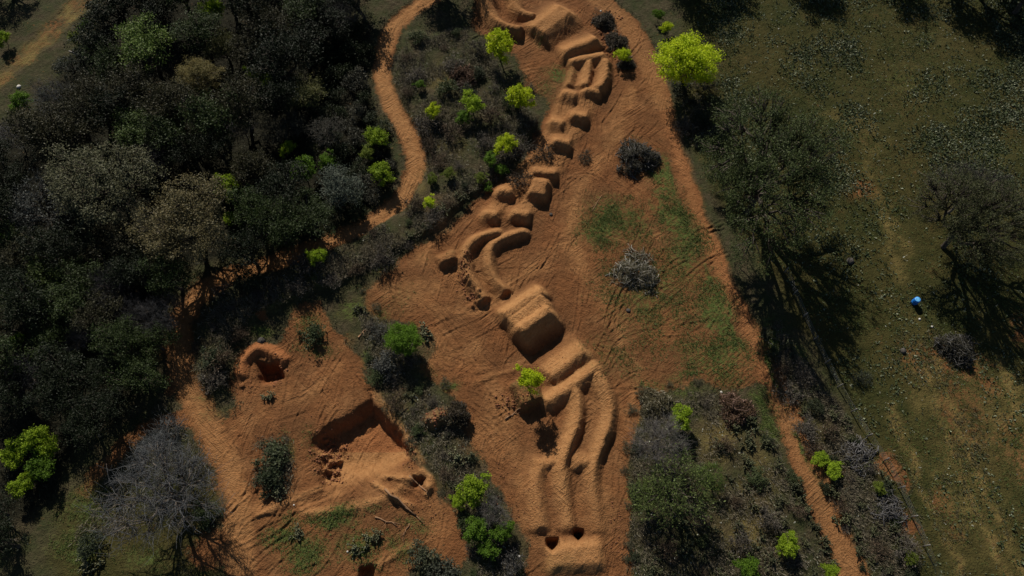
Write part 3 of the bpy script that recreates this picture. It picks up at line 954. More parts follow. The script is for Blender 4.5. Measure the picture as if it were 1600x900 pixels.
PROTO = {}
for k, n, args in [
    ('lime_s', 4, dict(nt=60, leaves=70, leaf=.12, zc=1.25, zr=.8, k1=5, k2=4, trunk=.05, sig=.115, lobes=.35)),
    ('lime_l', 2, dict(nt=190, leaves=95, leaf=.055, zc=1.1, zr=.72, k1=7, k2=5, trunk=.06, sig=.075, lobes=.15)),
    ('oak', 4, dict(nt=95, leaves=60, leaf=.062, zc=1.25, zr=.75, sig=.11, lobes=.3)),
    ('big_oak', 3, dict(nt=230, leaves=75, leaf=.036, zc=1.05, zr=.6, k1=8, k2=6, sig=.07, trunk=.05, lobes=.22)),
    ('thin_oak', 2, dict(nt=560, leaves=66, leaf=.0172, zc=.72, zr=.32, k1=8, k2=8, sig=.036, trunk=.045, lobes=.3, twigs=2, twig_len=.08, twig_r=.0028)),
    ('bare', 3, dict(nt=210, leaves=0, leaf=.1, zc=1.0, zr=.6, k1=7, k2=6, twigs=9, twig_len=.26, twig_r=.0032, trunk=.034, sig=.1)),
    ('sparse', 2, dict(nt=120, leaves=9, leaf=.055, zc=.95, zr=.6, k1=7, k2=5, twigs=7, twig_len=.26, twig_r=.0055, trunk=.05, sig=.13)),
    ('shrub', 4, dict(nt=34, leaves=34, leaf=.13, zc=.42, zr=.5, k1=5, k2=3, twigs=3, twig_len=.3, twig_r=.012, trunk=.03, sig=.14, multi=True)),
    ('dry_shrub', 3, dict(nt=40, leaves=7, leaf=.12, zc=.4, zr=.5, k1=6, k2=3, twigs=8, twig_len=.36, twig_r=.012, trunk=.03, sig=.2, multi=True))]:
    PROTO[k] = []
    for s_ in range(n):
        tm, cm = make_tree(k, 100 + s_ * 7 + len(PROTO) * 31, **args)
        tm.materials.append(M_BARK)
        cm.materials.append({'lime_s': M_LIME, 'lime_l': M_LIME, 'bare': M_TWIG}.get(k, M_LEAF))
        PROTO[k].append((tm, cm, args['zc']))


def pear_mesh(seed):
    """prickly pear: flat oval pads growing out of each other"""
    rng = np.random.default_rng(seed)
    B = MB()
    a = np.arange(8) * math.pi / 4
    oval = np.stack([np.cos(a) * .5, np.sin(a) * .5 + .5], 1)
    jobs = []
    for _ in range(13):
        q = rng.uniform(0, 2 * math.pi)
        rr = .55 * math.sqrt(rng.uniform())
        jobs.append((np.array([rr * math.cos(q), rr * math.sin(q), 0.0]), np.array([rng.normal() * .5, rng.normal() * .5, 1]), .30, 0))
    while jobs:
        p, d, s, lv = jobs.pop()
        d = d / np.linalg.norm(d)
        w = np.cross(d, rng.normal(size=3))
        w /= np.linalg.norm(w)
        nrm = np.cross(d, w)
        rim = p + (oval[:, :1] * w * .72 + oval[:, 1:] * d) * s
        c = p + d * s * .5
        V = np.vstack([rim, c + nrm * s * .09, c - nrm * s * .09])
        F = [[i, (i + 1) % 8, 8] for i in range(8)] + [[(i + 1) % 8, i, 9] for i in range(8)]
        B.put(V, [np.array(F)])
        if lv < 3:
            for _ in range(rng.integers(1, 4 - (lv > 1))):
                jobs.append((p + d * s * .9 + w * s * rng.uniform(-.25, .25), d + rng.normal(size=3) * .55, s * rng.uniform(.8, 1), lv + 1))
    m = B.mesh('prickly_pear', True)
    m.materials.append(M_PEAR)
    return m


PEARS = [pear_mesh(s_) for s_ in (5, 6, 7)]
PR = random.Random(11)
NAMED = []       # (px, py, phrase) things one can find in the photo, for labels of lesser plants
USED = set()
BASES = []


def plant(kind, px, py, rpx, colour, label, name=None, cat='tree', group=None, zscale=1.0, ref=None, r=None, variant=None, bark=(1, 1, 1), rot=None):
    """crown centre seen at (px, py), crown radius rpx photo pixels"""
    pro = PROTO[kind]
    tm, cm, zc = pro[PR.randrange(len(pro)) if variant is None else variant]
    r = r or rpx * mpp(py) * .98
    x, y = G(px, py, zc * r * zscale)
    z = float(hz(x, y))
    root = add(name or 'tree', None, loc=(x, y, z - .02))
    root.empty_display_size = .2
    root.rotation_euler = (0, 0, PR.uniform(0, 6.28) if rot is None else rot)
    q = PR.uniform(.93, 1.07)
    root.scale = (r * q, r / q, r * zscale)
    t = add('trunk' if cat == 'tree' else 'stems', tm, parent=root)
    c = add('crown' if cat == 'tree' else 'foliage', cm, parent=root)
    v = PR.uniform(.85, 1.15)
    c.color = (colour[0] * v, colour[1] * v, colour[2] * v, 1)
    t.color = (*bark, 1)
    tag(root, label, cat, group)
    USED.add(label)
    BASES.append((x, y, r))
    if ref:
        NAMED.append((px, py, ref))
    return root


LIME = (.46, .58, .02)
LIME2 = (.25, .37, .025)
MIDG = (.11, .21, .02)
DULL = (.15, .20, .03)
OLIVE = (.10, .105, .032)
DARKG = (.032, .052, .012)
DEEP = (.010, .017, .005)  # leaf colour lowered to near black, standing in for shade between crowns
TAN = (.20, .175, .06)
GREY = (.95, 1.0, 1.08)

# --- fresh green trees
GL = 'bright spring-green trees'
for k, px, py, r, c, lab, ref, hs in [
    ('lime_l', 1076, 92, 50, LIME, 'large round lime-green tree at the edge of the meadow', 'the large round lime tree', 1.0),
    ('lime_s', 781, 71, 23, LIME, 'lime tree on the brushy corner below the raked top berm', 'the lime tree below the raked top berm', 1.25),
    ('lime_s', 812, 157, 20, LIME, 'lime tree at the thicket edge beside the topmost rollers', 'the lime tree by the topmost rollers', 1.1),
    ('lime_s', 739, 166, 18, LIME2, 'green tree in mid-thicket with a darker lobe under it', 'the green tree in mid-thicket', 1.0),
    ('lime_s', 726, 187, 13, MIDG, 'dark green bushy tree tucked under the mid-thicket green tree', None, .8),
    ('lime_s', 677, 179, 13, LIME, 'small lime tree in the thicket inside the winding road bend', 'the small lime tree inside the road bend', 1.0),
    ('lime_s', 656, 137, 9, MIDG, 'tiny round green tree near the upper winding road', 'the tiny green tree near the winding road', .9),
    ('lime_s', 790, 228, 17, LIME, 'lime tree at the thicket edge beside the lone weedy roller', 'the lime tree by the lone roller', 1.0),
    ('lime_s', 766, 252, 12, MIDG, 'dark green tree just below the lime tree by the lone roller', None, .9),
    ('lime_s', 783, 265, 10, MIDG, 'dark green bushlike tree beside the small squeezed roller', None, .8),
    ('lime_s', 752, 280, 10, DULL, 'dull green low tree above the small squeezed roller', None, .7),
    ('lime_s', 763, 292, 8, MIDG, 'small green tree touching the clearing corner by the squeezed roller', None, .7),
    ('lime_s', 672, 320, 11, LIME, 'small lime tree on the thicket bank beside the winding road', 'the small lime tree on the bank', .9),
    ('lime_s', 701, 275, 11, DULL, 'dull green bush-sized tree in the lower thicket', None, .8),
    ('lime_s', 676, 283, 9, DULL, 'thin dull green tree right beside the winding road', None, .8),
    ('lime_s', 589, 214, 18, LIME2, 'green-lit tree on the wood edge outside the winding road, upper one', 'the green-lit trees outside the winding road', 1.0),
    ('lime_s', 575, 238, 13, DULL, 'dull green tree between the two green-lit ones on the wood edge', None, .9),
    ('lime_s', 596, 270, 19, LIME2, 'green-lit tree on the wood edge outside the winding road, lower one', None, 1.0),
    ('lime_s', 974, 85, 12, LIME, 'small lime tree between the rubble row and the red track', 'the small lime tree on the red track', 1.1),
    ('lime_s', 1042, 42, 10, LIME, 'small lime tree above the large round lime tree', None, 1.1),
    ('lime_s', 1030, 22, 9, MIDG, 'shaded thin green tree near the top, above the large lime tree', None, 1.2),
    ('lime_s', 497, 406, 14, LIME2, 'thin lime tree between road and dark scrub, over the yard', 'the thin lime tree over the yard', 1.3),
    ('lime_l', 631, 531, 30, MIDG, 'full mid-green tree standing at the clearing corner beside the yard', 'the full mid-green tree', .95),
    ('lime_s', 825, 600, 21, LIME, 'small lime tree on top of the steep undug earth mound', 'the lime tree on the mound', 1.35),
    ('lime_s', 740, 763, 25, LIME2, 'lime-green tree in the strip between yard and lower clearing', 'the lime tree in the strip', .9),
    ('lime_s', 715, 785, 13, LIME2, 'small lime tree at the yard side of the strip', None, .9),
    ('lime_s', 748, 828, 22, MIDG, 'dark green tree in the strip below the lime tree', 'the dark green tree in the strip', .8),
    ('lime_s', 786, 832, 16, MIDG, 'green tree at the strip edge nearest the larger hole', None, .9),
    ('lime_s', 763, 858, 16, MIDG, 'lowest green tree of the strip above grey scrub', None, .8),
    ('lime_s', 1064, 652, 19, LIME2, 'lime tree at the top corner of the brush patch', 'the lime tree topping the brush patch', 1.0),
    ('lime_s', 1230, 852, 18, LIME2, 'lime tree in the brush patch next to the red track', 'the lime tree beside the lower track', .8),
    ('lime_s', 1166, 888, 19, MIDG, 'rounded green tree at the bottom edge of the brush patch', 'the green tree at the bottom edge', .8),
    ('lime_s', 1283, 717, 13, LIME2, 'bright green bushy tree between red track and fence, upper lobe', 'the green bushy trees by the track', .7),
    ('lime_s', 1303, 733, 14, LIME2, 'bright green bushy tree between red track and fence, lower lobe', None, .7),
    ('lime_s', 1374, 762, 10, DULL, 'small dull green tree among dead branches by the fence', None, .8),
    ('lime_s', 1425, 872, 12, DULL, 'small dull green tree near the fence bottom', None, .8),
    ('lime_s', 1298, 893, 14, LIME2, 'lime tree cut by the bottom edge beside the track', None, .8),
    ('lime_s', 45, 690, 25, LIME2, 'yellow-green tree at the wood edge, topmost of a lone cluster', 'the yellow-green cluster', 1.1),
    ('lime_s', 75, 700, 19, LIME2, 'yellow-green tree of the lone cluster, nearest the bare tree', None, 1.0),
    ('lime_s', 18, 712, 19, LIME2, 'yellow-green tree of the lone cluster, at the picture edge', None, 1.0),
    ('lime_s', 34, 757, 19, LIME2, 'yellow-green tree of the lone cluster, lowest one', None, 1.0),
    ('lime_s', 62, 728, 22, MIDG, 'greener tree in the middle of the lone yellow-green cluster', None, 1.0),
    ('lime_s', 356, 294, 22, LIME2, 'sparse bright green tree between two big olive oaks', 'the bright sprig between the olive oaks', 1.3),
    ('lime_s', 397, 117, 16, LIME2, 'bright green tree in the wood right of the tan oak, higher', 'the bright green pair by the tan oak', 1.1),
    ('lime_s', 418, 130, 15, LIME2, 'bright green tree in the wood right of the tan oak, lower', None, 1.1),
    ('lime_s', 474, 266, 20, MIDG, 'mid-green tree deep in the wood above the road bend', 'the mid-green tree above the road bend', 1.1),
    ('lime_s', 512, 252, 15, MIDG, 'mid-green tree touching the silvery grey tree', None, 1.1),
    ('lime_s', 449, 232, 12, LIME2, 'small bright tree in the wood above the mid-green one', None, 1.2),
    ('lime_s', 34, 158, 17, MIDG, 'green tree beside the dim brown corner track', 'the green tree by the corner track', 1.0),
    ('lime_s', 333, 15, 18, LIME2, 'bright green tree at the top edge of the wood', 'the bright tree at the top edge', 1.2),
    ('lime_s', 4, 60, 12, LIME2, 'green tree beyond the corner track at the picture edge', None, 1.0),
    ('lime_s', 134, 40, 12, MIDG, 'small green tree right beside the top of the corner track', 'the small green tree at the corner track', 1.0),
    ('lime_s', 118, 60, 11, DULL, 'dull small tree just below the green one at the corner track', None, 1.0),
    ('lime_s', 22, 534, 13, MIDG, 'small bright star-shaped tree in the black lower wood', 'the star-shaped tree in the lower wood', 1.2),
    ('lime_s', 15, 375, 15, MIDG, 'small green tree under the bare grey-blue tree at the edge', None, 1.0),
    ('lime_s', 358, 340, 10, LIME2, 'little lime tree at the flank of the brown olive oak', None, 1.2)]:
    plant(k, px, py, r, c, lab, 'green_tree', 'tree', GL, hs, ref)

# --- named woodland trees
GW = 'trees of the dark wood'
for k, px, py, r, c, lab, ref, hs in [
    ('oak', 224, 72, 46, (.095, .150, .025), 'largest green oak in the upper wood', 'the largest green oak', 1.0),
    ('oak', 188, 105, 26, (.09, .135, .025), 'green oak clump hanging under the largest green oak', None, .9),
    ('big_oak', 310, 118, 38, TAN, 'pale tan rounded oak in the upper wood', 'the pale tan oak', 1.0),
    ('oak', 347, 72, 26, OLIVE, 'olive tree with lit top beside the pale tan oak', 'the olive tree with lit top', 1.1),
    ('oak', 480, 145, 30, OLIVE, 'olive tree alone in black shade beside the winding road', 'the olive tree in black shade', 1.0),
    ('oak', 215, 205, 40, (.06, .095, .022), 'wide dark green oak above the big olive oak', 'the wide dark green oak', 1.0),
    ('big_oak', 160, 285, 82, (.085, .090, .045), 'huge grey-olive oak in the middle of the wood', 'the huge grey-olive oak', .9),
    ('big_oak', 290, 345, 78, (.11, .097, .042), 'huge brown-olive oak above the shaded road bend', 'the huge brown-olive oak', .95),
    ('sparse', 60, 325, 52, (.075, .085, .08), 'bare grey-blue tree beside the huge grey-olive oak', 'the bare grey-blue tree', 1.0),
    ('bare', 20, 215, 30, GREY, 'bare grey tree at the picture edge below the corner track', 'the bare grey tree at the edge', 1.0),
    ('bare', 85, 155, 40, (.7, .8, .85), 'dim bare tree right of the green tree by the corner track', None, 1.0),
    ('oak', 530, 292, 36, (.075, .095, .072), 'silvery grey-green tree above the road bend', 'the silvery grey-green tree', .95),
    ('bare', 378, 200, 26, GREY, 'pale grey bare tree in mid-wood, higher', 'the pale grey bare tree', 1.1),
    ('sparse', 430, 205, 28, (.08, .08, .055), 'thin grey-green tree beside the pale grey bare tree', None, 1.0),
    ('sparse', 460, 195, 26, (.085, .085, .06), 'thin grey-green tree between mid-wood and black shade', None, 1.0),
    ('sparse', 510, 205, 30, (.085, .085, .07), 'thin grey tree beside the green-lit trees', None, 1.0),
    ('oak', 72, 432, 36, (.055, .085, .016), 'dark green tree below the huge grey-olive oak', 'the dark green tree in the lower wood', 1.0),
    ('oak', 22, 470, 30, (.036, .054, .014), 'dark green tree at the picture edge in the lower wood', None, 1.0),
    ('bare', 125, 522, 32, (1.5, 1.5, 1.5), 'fallen-looking tree with white bare branches in black shade', 'the white bare branches', .8),
    ('bare', 250, 770, 92, (.95, 1.02, 1.1), 'very large bare grey tree beside the dirt road', 'the very large bare tree', .85),
    ('bare', 255, 700, 50, (.9, 1, 1.05), 'smaller bare grey tree leaning out above the very large one', None, 1.0),
    ('bare', 1030, 690, 48, (1.05, 1.02, 1.0), 'bare grey tree in the brush patch beside the berms', 'the bare grey tree of the brush patch', 1.0),
    ('sparse', 1055, 765, 62, (.10, .14, .04), 'half-leafed tree with fanned grey limbs in the brush patch', 'the half-leafed tree of the brush patch', 1.0),
    ('sparse', 1010, 770, 34, (.11, .16, .04), 'thin green-hazed tree leaning over the lower clearing', None, 1.1),
    ('sparse', 1110, 745, 26, (.10, .17, .03), 'green-tipped tree on the meadow side of the half-leafed tree', None, .9),
    ('thin_oak', 1208, 262, 128, (.052, .074, .022), 'huge spreading thin-leafed oak over the red track', 'the huge spreading oak', 1.3),
    ('thin_oak', 1138, 278, 36, (.064, .092, .028), 'leafier small oak joining the huge spreading oak at the track', None, 1.2),
    ('thin_oak', 1530, 335, 92, (.052, .060, .024), 'wide half-bare oak near the blue barrel', 'the half-bare oak near the barrel', 1.4),
    ('bare', 1515, 300, 62, (.45, .45, .42), 'black bare limbs rising out of the half-bare oak', None, 1.0),
    ('bare', 770, 800, 30, (1, .96, .92), 'bare twiggy tree among the green trees of the strip', None, .8),
    ('bare', 540, 20, 30, (.7, .7, .7), 'bare grey tree at the top edge beside the winding road', None, 1.0),
    ('bare', 490, 15, 36, (.8, .8, .8), 'bare grey tree at the top edge of the black wood', None, 1.0)]:
    plant(k, px, py, r, c, lab, 'bare_tree' if k == 'bare' else 'oak_tree' if 'oak' in k else 'thin_tree', 'tree',
          GW if px < 620 and py < 640 else None, hs, ref, bark=(1, 1, 1) if k != 'bare' else (2.0, 2.0, 2.0))
DIRS = ['right of', 'up and right of', 'above', 'up and left of', 'left of', 'down and left of', 'below', 'down and right of']


def place_words(px, py, head):
    """a label that names the nearest findable thing and the direction from it"""
    near = sorted(NAMED, key=lambda q: (q[0] - px) ** 2 + (q[1] - py) ** 2)
    for tier in ('just ', 'farther ', 'well '):
        for q in near[:4]:
            a = math.degrees(math.atan2(q[1] - py, px - q[0])) % 360
            lab = f'{head} {tier}{DIRS[int((a + 22.5) // 45) % 8]} {q[2]}'
            if lab not in USED and len(lab.split()) <= 16:
                USED.add(lab)
                return lab
    return f'{head} near {near[0][2]}'


# --- the rest of the wood


def scatter(poly, gap, n, seed, keep=None):
    rng = random.Random(seed)
    xs, ys = [p[0] for p in poly], [p[1] for p in poly]
    out = list(keep or [])
    k0 = len(out)
    for _ in range(n):
        px, py = rng.uniform(min(xs), max(xs)), rng.uniform(min(ys), max(ys))
        if not in_poly(np.array([px]), np.array([py]), poly)[0]:
            continue
        if all((px - q[0]) ** 2 + (py - q[1]) ** 2 > (gap if len(q) < 3 else max(gap, q[2])) ** 2 for q in out):
            out.append((px, py))
    return out[k0:]


taken = [(224, 72, 58), (310, 118, 52), (160, 285, 88), (290, 345, 86), (215, 205, 48), (347, 72, 36), (60, 325, 60), (530, 292, 42), (480, 145, 40), (356, 294, 28), (397, 117, 28), (34, 158, 26),
         (474, 266, 28), (125, 522, 40), (589, 214, 26), (596, 270, 26), (40, 690, 78), (40, 750, 62), (333, 15, 26), (72, 432, 44), (22, 534, 22), (20, 215, 36), (430, 205, 30), (378, 200, 30),
         (460, 195, 26), (510, 205, 28), (449, 232, 18), (85, 155, 40)]
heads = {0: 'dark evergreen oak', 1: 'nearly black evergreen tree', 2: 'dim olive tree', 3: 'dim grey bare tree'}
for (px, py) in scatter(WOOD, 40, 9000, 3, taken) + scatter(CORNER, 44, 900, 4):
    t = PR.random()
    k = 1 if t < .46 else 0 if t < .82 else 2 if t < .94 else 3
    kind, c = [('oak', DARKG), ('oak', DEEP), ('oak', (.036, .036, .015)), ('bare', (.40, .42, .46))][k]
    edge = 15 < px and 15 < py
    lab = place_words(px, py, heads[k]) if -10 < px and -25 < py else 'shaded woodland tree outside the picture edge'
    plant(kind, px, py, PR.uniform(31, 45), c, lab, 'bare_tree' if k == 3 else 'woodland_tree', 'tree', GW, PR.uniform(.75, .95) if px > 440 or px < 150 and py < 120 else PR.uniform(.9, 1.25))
# trees standing just beyond the top edge of the view; only their shade falls into it
for px, py, r in [(1085, -62, 40), (1125, -95, 40), (1262, -78, 36), (1282, -60, 30), (1408, -70, 36), (1500, -80, 46), (1560, -55, 46), (1625, -30, 50), (1650, 40, 44), (690, -48, 36), (668, -58, 36), (1060, -70, 30),
                  (1600, -100, 50), (735, -62, 30)]:
    plant('oak', px, py, r, DARKG, 'dark oak standing beyond the upper edge of the view', 'oak_tree', 'tree', 'oaks beyond the upper edge', 1.0)

# --- shrubs, cacti, brush
NAMED += [(845, 285, 'the boxy tabletop'), (995, 240, 'the upper brush pile'), (415, 578, 'the small dug hole'), (560, 700, 'the dug pit'), (1434, 468, 'the blue barrel'),
          (700, 405, 'the square spoil heap'), (485, 520, 'the round bush on the yard'), (690, 655, 'the broken clod bank'), (425, 735, 'the oval yard thicket'),
          (1150, 640, 'the rusty brush heap'), (1390, 790, 'the grey dead branches'), (860, 850, 'the larger hole')]
GS = 'shrubs of the thickets'
for k, px, py, r, c, lab, hs in [
    ('shrub', 486, 521, 24, (.035, .05, .02), 'round dark bush on the grassy knob of the yard', 1.0),
    ('shrub', 424, 712, 30, (.055, .07, .034), 'grey-green bush at the top of the oval yard thicket', .8),
    ('shrub', 418, 752, 26, (.028, .04, .018), 'dark leafy bush low in the oval yard thicket', 1.0),
    ('shrub', 605, 570, 24, (.06, .065, .06), 'grey-black bush below the full mid-green tree', 1.0),
    ('dry_shrub', 592, 520, 18, (.09, .095, .085), 'silver-grey bush beside the full mid-green tree', 1.0),
    ('shrub', 660, 870, 26, (.06, .07, .04), 'dense grey-green bush at the bottom of the yard', 1.0),
    ('shrub', 690, 895, 26, (.06, .07, .05), 'grey bush cut by the bottom edge beside the strip', 1.0),
    ('dry_shrub', 800, 880, 22, (.1, .1, .095), 'grey dry bush at the bottom of the strip', 1.0),
    ('shrub', 140, 850, 22, (.04, .055, .03), 'dark glossy bush in the grass beside the very large bare tree', 1.2),
    ('shrub', 320, 805, 22, (.04, .06, .02), 'green bush under the flank of the very large bare tree', 1.0),
    ('dry_shrub', 915, 245, 14, (.06, .05, .03), 'weedy clump on the lower flank of the lone roller', .6),
    ('dry_shrub', 848, 240, 20, (.05, .04, .028), 'dry brown bush between thicket edge and lone roller', .9),
    ('dry_shrub', 812, 285, 20, (.06, .045, .03), 'dry brown bush between squeezed roller and boxy tabletop', .8),
    ('shrub', 730, 135, 16, (.06, .042, .03), 'rust-brown brush in the upper thicket', .6),
    ('shrub', 335, 560, 24, (.03, .042, .02), 'dark bush between shaded road and small dug hole', 1.0),
    ('dry_shrub', 1350, 590, 16, (.05, .06, .04), 'grey low bush in the big oak shade by the fence', .8)]:
    plant(k, px, py, r, c, lab, 'shrub', 'shrub', GS, hs)
for poly, gap, seed, nm in [(THICKET, 30, 21, 0), (STRIP, 30, 22, 1), (PATCH, 50, 23, 2), (VERGE, 34, 24, 3), (UNDER, 26, 25, 4)]:
    for (px, py) in scatter(poly, gap, 2600, seed):
        t = PR.random()
        kind, c, head = [('dry_shrub', (.12, .108, .09), 'grey twiggy shrub'), ('shrub', (.032, .042, .02), 'dark leafy shrub'), ('dry_shrub', (.11, .082, .055), 'brown dry shrub'),
                         ('shrub', (.055, .075, .028), 'dull green shrub')][0 if t < .38 else 1 if t < .66 else 2 if t < .85 else 3]
        plant(kind, px, py, PR.choice((PR.uniform(6, 11), PR.uniform(9, 16), PR.uniform(15, 24))), c, place_words(px, py, head), 'shrub', 'shrub', GS, PR.uniform(.8, 1.3))
for (px, py) in scatter(ROADSIDE, 21, 2500, 27):
    k = PR.random()
    plant('shrub', px, py, PR.uniform(12, 21), (.022, .032, .012) if k < .7 else (.06, .062, .045), place_words(px, py, 'dark roadside shrub' if k < .7 else 'grey roadside shrub'), 'shrub', 'shrub', 'shrubs between wood and winding road', PR.uniform(1.0, 1.5))
for (px, py) in [(984, 640), (978, 700), (972, 735), (980, 790), (986, 850), (975, 872), (1000, 612), (1045, 600), (1090, 596), (565, 455), (590, 480), (715, 640), (700, 600), (770, 770), (800, 850), (640, 600), (600, 640), (640, 690), (690, 770), (845, 205), (825, 135), (1215, 610), (1250, 665)]:
    plant('dry_shrub', px + PR.uniform(-5, 5), py, PR.uniform(6, 12), (.10, .10, .06), place_words(px, py, 'low dry tuft'), 'shrub', 'shrub', GS, .8)
for poly, gap, seed in [(PATCH[2:8], 30, 31), (VERGE, 26, 32), (STRIP, 60, 33), ([(640, 340), (740, 300), (690, 350), (600, 415)], 30, 34), ([(700, 100), (760, 110), (700, 140)], 24, 35)]:
    for (px, py) in scatter(poly, gap, 2000, seed):
        x, y = G(px, py, .4)
        o = add('prickly_pear', PEARS[PR.randrange(3)], loc=(x, y, float(hz(x, y)) - .03))
        o.rotation_euler = (0, 0, PR.uniform(0, 6.28))
        s_ = PR.uniform(.5, .95)
        o.scale = (s_, s_, s_ * .9)
        v = PR.uniform(.8, 1.3)
        o.color = (.075 * v, .085 * v, .040 * v, 1)
        tag(o, place_words(px, py, 'pale-padded prickly pear'), 'cactus', 'prickly pears by the track and fence')
for px, py, s_, lab in [(662, 520, 1.7, 'white-flecked prickly pear beside the full mid-green tree'), (432, 765, 1.7, 'pale flowering prickly pear low in the oval yard thicket'),
                        (418, 618, 1.1, 'pale prickly pear below the small dug hole'), (722, 715, 1.8, 'large pale prickly pear in the upper strip'), (140, 880, 1.8, 'glossy prickly pear in the grass by the very large bare tree'),
                        (322, 818, 1.3, 'prickly pear under the flank of the very large bare tree'), (463, 832, 1.2, 'small prickly pear in the yard grass'), (583, 838, 1.4, 'dark prickly pear in the lower yard'),
                        (560, 855, 1.5, 'pale prickly pear beside the clods of the lower yard')]:
    x, y = G(px, py, .4)
    o = add('prickly_pear', PEARS[PR.randrange(3)], loc=(x, y, float(hz(x, y)) - .03))
    o.scale = (s_ * .62, s_ * .62, s_ * .5)
    o.color = (.13, .14, .075, 1)
    tag(o, lab, 'cactus', 'prickly pears by the track and fence')


# ------------------------------------------------------------------ brush piles
def brush_pile(px, py, rx, h, label, seed, colour=(1, 1, 1), leafy=60, light=True):
    """heap of cut branches with a few withered leaves"""
    rng = np.random.default_rng(seed)
    x, y = G(px, py, h * .4)
    r = rx * mpp(py)
    root = add('brush_pile', None, loc=(x, y, float(hz(x, y)) - .03))
    B, L = MB(), MB()
    P = []
    for i in range(240):
        a, q = rng.uniform(0, 6.283), r * math.sqrt(rng.uniform())
        top = h * (1 - (q / r) ** 2) ** .8 * (.75 + .35 * math.sin(a * 2 + seed) + .2 * math.sin(a * 5 + q * 3 + seed))
        q *= 1 + .22 * math.sin(a * 3 + seed * 2) + .12 * math.sin(a * 7 + seed)
        c = np.array([q * math.cos(a), q * math.sin(a), top * rng.uniform(.2, 1)])
        d = rng.normal(size=3) * np.array([1, 1, .35])
        d /= np.linalg.norm(d)
        ln = rng.uniform(.35, 1.0) * min(r, 1.7)
        p0, p1 = c - d * ln * .5, c + d * ln * .5
        p0[2], p1[2] = max(p0[2], 0), max(p1[2], 0)
        B.tube(bend(p0, p1, rng, 4, .1), np.array([.035, .03, .022, .012]) * rng.uniform(.5, 1.5), 4)
        P.append(c + rng.normal(size=(leafy, 3)) * .16)
    P = np.concatenate(P)
    P[:, 2] = np.maximum(P[:, 2], .03)
    L.cards(P, .14, rng, .4)
    o = add('branches', B.mesh('branches', True), M_TWIG, root)
    o.color = (*colour, 1)
    o = add('foliage', L.mesh('foliage'), M_LEAF, root)
    o.color = (.055 * colour[0], .052 * colour[1], .036 * colour[2], 1)
    tag(root, label, 'brush pile', 'brush piles left on the ground')


brush_pile(996, 241, 30, 2.1, 'upper round brush pile on the red dirt, its shaded side black', 1)
brush_pile(995, 422, 35, 1.4, 'grey brush pile on the grassy part of the clearing', 2, (2.1, 2.05, 1.8), 30)
brush_pile(1498, 543, 25, 1.6, 'black brush pile in the meadow below the half-bare oak', 3, (.8, .8, .8), 40)
brush_pile(1150, 640, 24, 1.0, 'rusty brush heap at the upper edge of the brush patch', 4, (1.6, 1.05, .85), 50)
brush_pile(1390, 793, 24, .9, 'fan of grey dead branches beside the fence', 5, (1.1, 1.1, 1.15), 4)
brush_pile(1342, 712, 26, .8, 'flat heap of pale dead twigs between track and fence', 6, (1.2, 1.2, 1.25), 6)
brush_pile(1025, 632, 22, 1.0, 'straw-coloured brush heap at the corner of the brush patch', 7, (1.7, 1.6, 1.2), 40)
brush_pile(715, 650, 0 + 16, .8, 'dark brush heap on the broken clod bank', 8, (.7, .6, .5), 40)
brush_pile(728, 122, 20, 1.0, 'rust-brown brush heap in the upper thicket', 9, (1.3, .8, .6), 40)
brush_pile(962, 62, 15, .9, 'brown brush heap on the rubble row beside the red track', 10, (.9, .8, .7), 40)
brush_pile(980, 96, 11, .8, 'small brush heap at the lower end of the rubble row', 11, (.9, .85, .8), 40)
brush_pile(945, 32, 14, .9, 'brown brush heap at the upper end of the rubble row', 12, (.8, .7, .6), 40)


# ------------------------------------------------------------------ ground cover
def blades(name, label, cat, P, size, k, width, lean, mat, seed, droop=.0):
    """tufts of pointed blades, one mesh; P (n,2)"""
    rng = np.random.default_rng(seed)
    n = len(P)
    z = hz(P[:, 0], P[:, 1])
    c = np.repeat(np.column_stack([P, z - .01]), k, 0)
    s = np.repeat(size * rng.uniform(.6, 1.4, n), k) * rng.uniform(.6, 1.2, n * k)
    a = rng.uniform(0, 6.283, n * k)
    ln = np.clip(rng.normal(lean, .25, n * k), .05, 1.4)
    d = np.column_stack([np.cos(a) * np.sin(ln), np.sin(a) * np.sin(ln), np.cos(ln)])
    w = np.column_stack([-np.sin(a), np.cos(a), np.zeros(n * k)])
    c[:, :2] += rng.normal(size=(n * k, 2)) * (s * .35)[:, None]
    tip = c + d * s[:, None]
    midp = c + d * (s * .5)[:, None]
    V = np.stack([c, midp + w * (s * width)[:, None], tip, midp - w * (s * width)[:, None]], 1).reshape(-1, 3)
    me = mesh_np(name, V, [np.arange(len(V)).reshape(-1, 4)])
    o = add(name, me, mat)
    return tag(o, label, cat, kind='stuff')


rngs = np.random.default_rng(77)


def rand_in(poly, n, jitter=0):
    """n random ground points inside a photo polygon"""
    W = np.array(GP(poly))
    lo, hi = W.min(0), W.max(0)
    P = rngs.uniform(lo, hi, (n * 3, 2))
    return P[in_poly(P[:, 0], P[:, 1], [tuple(q) for q in W])][:n]


def thin(P, field):
    return P[rngs.uniform(size=len(P)) < field]


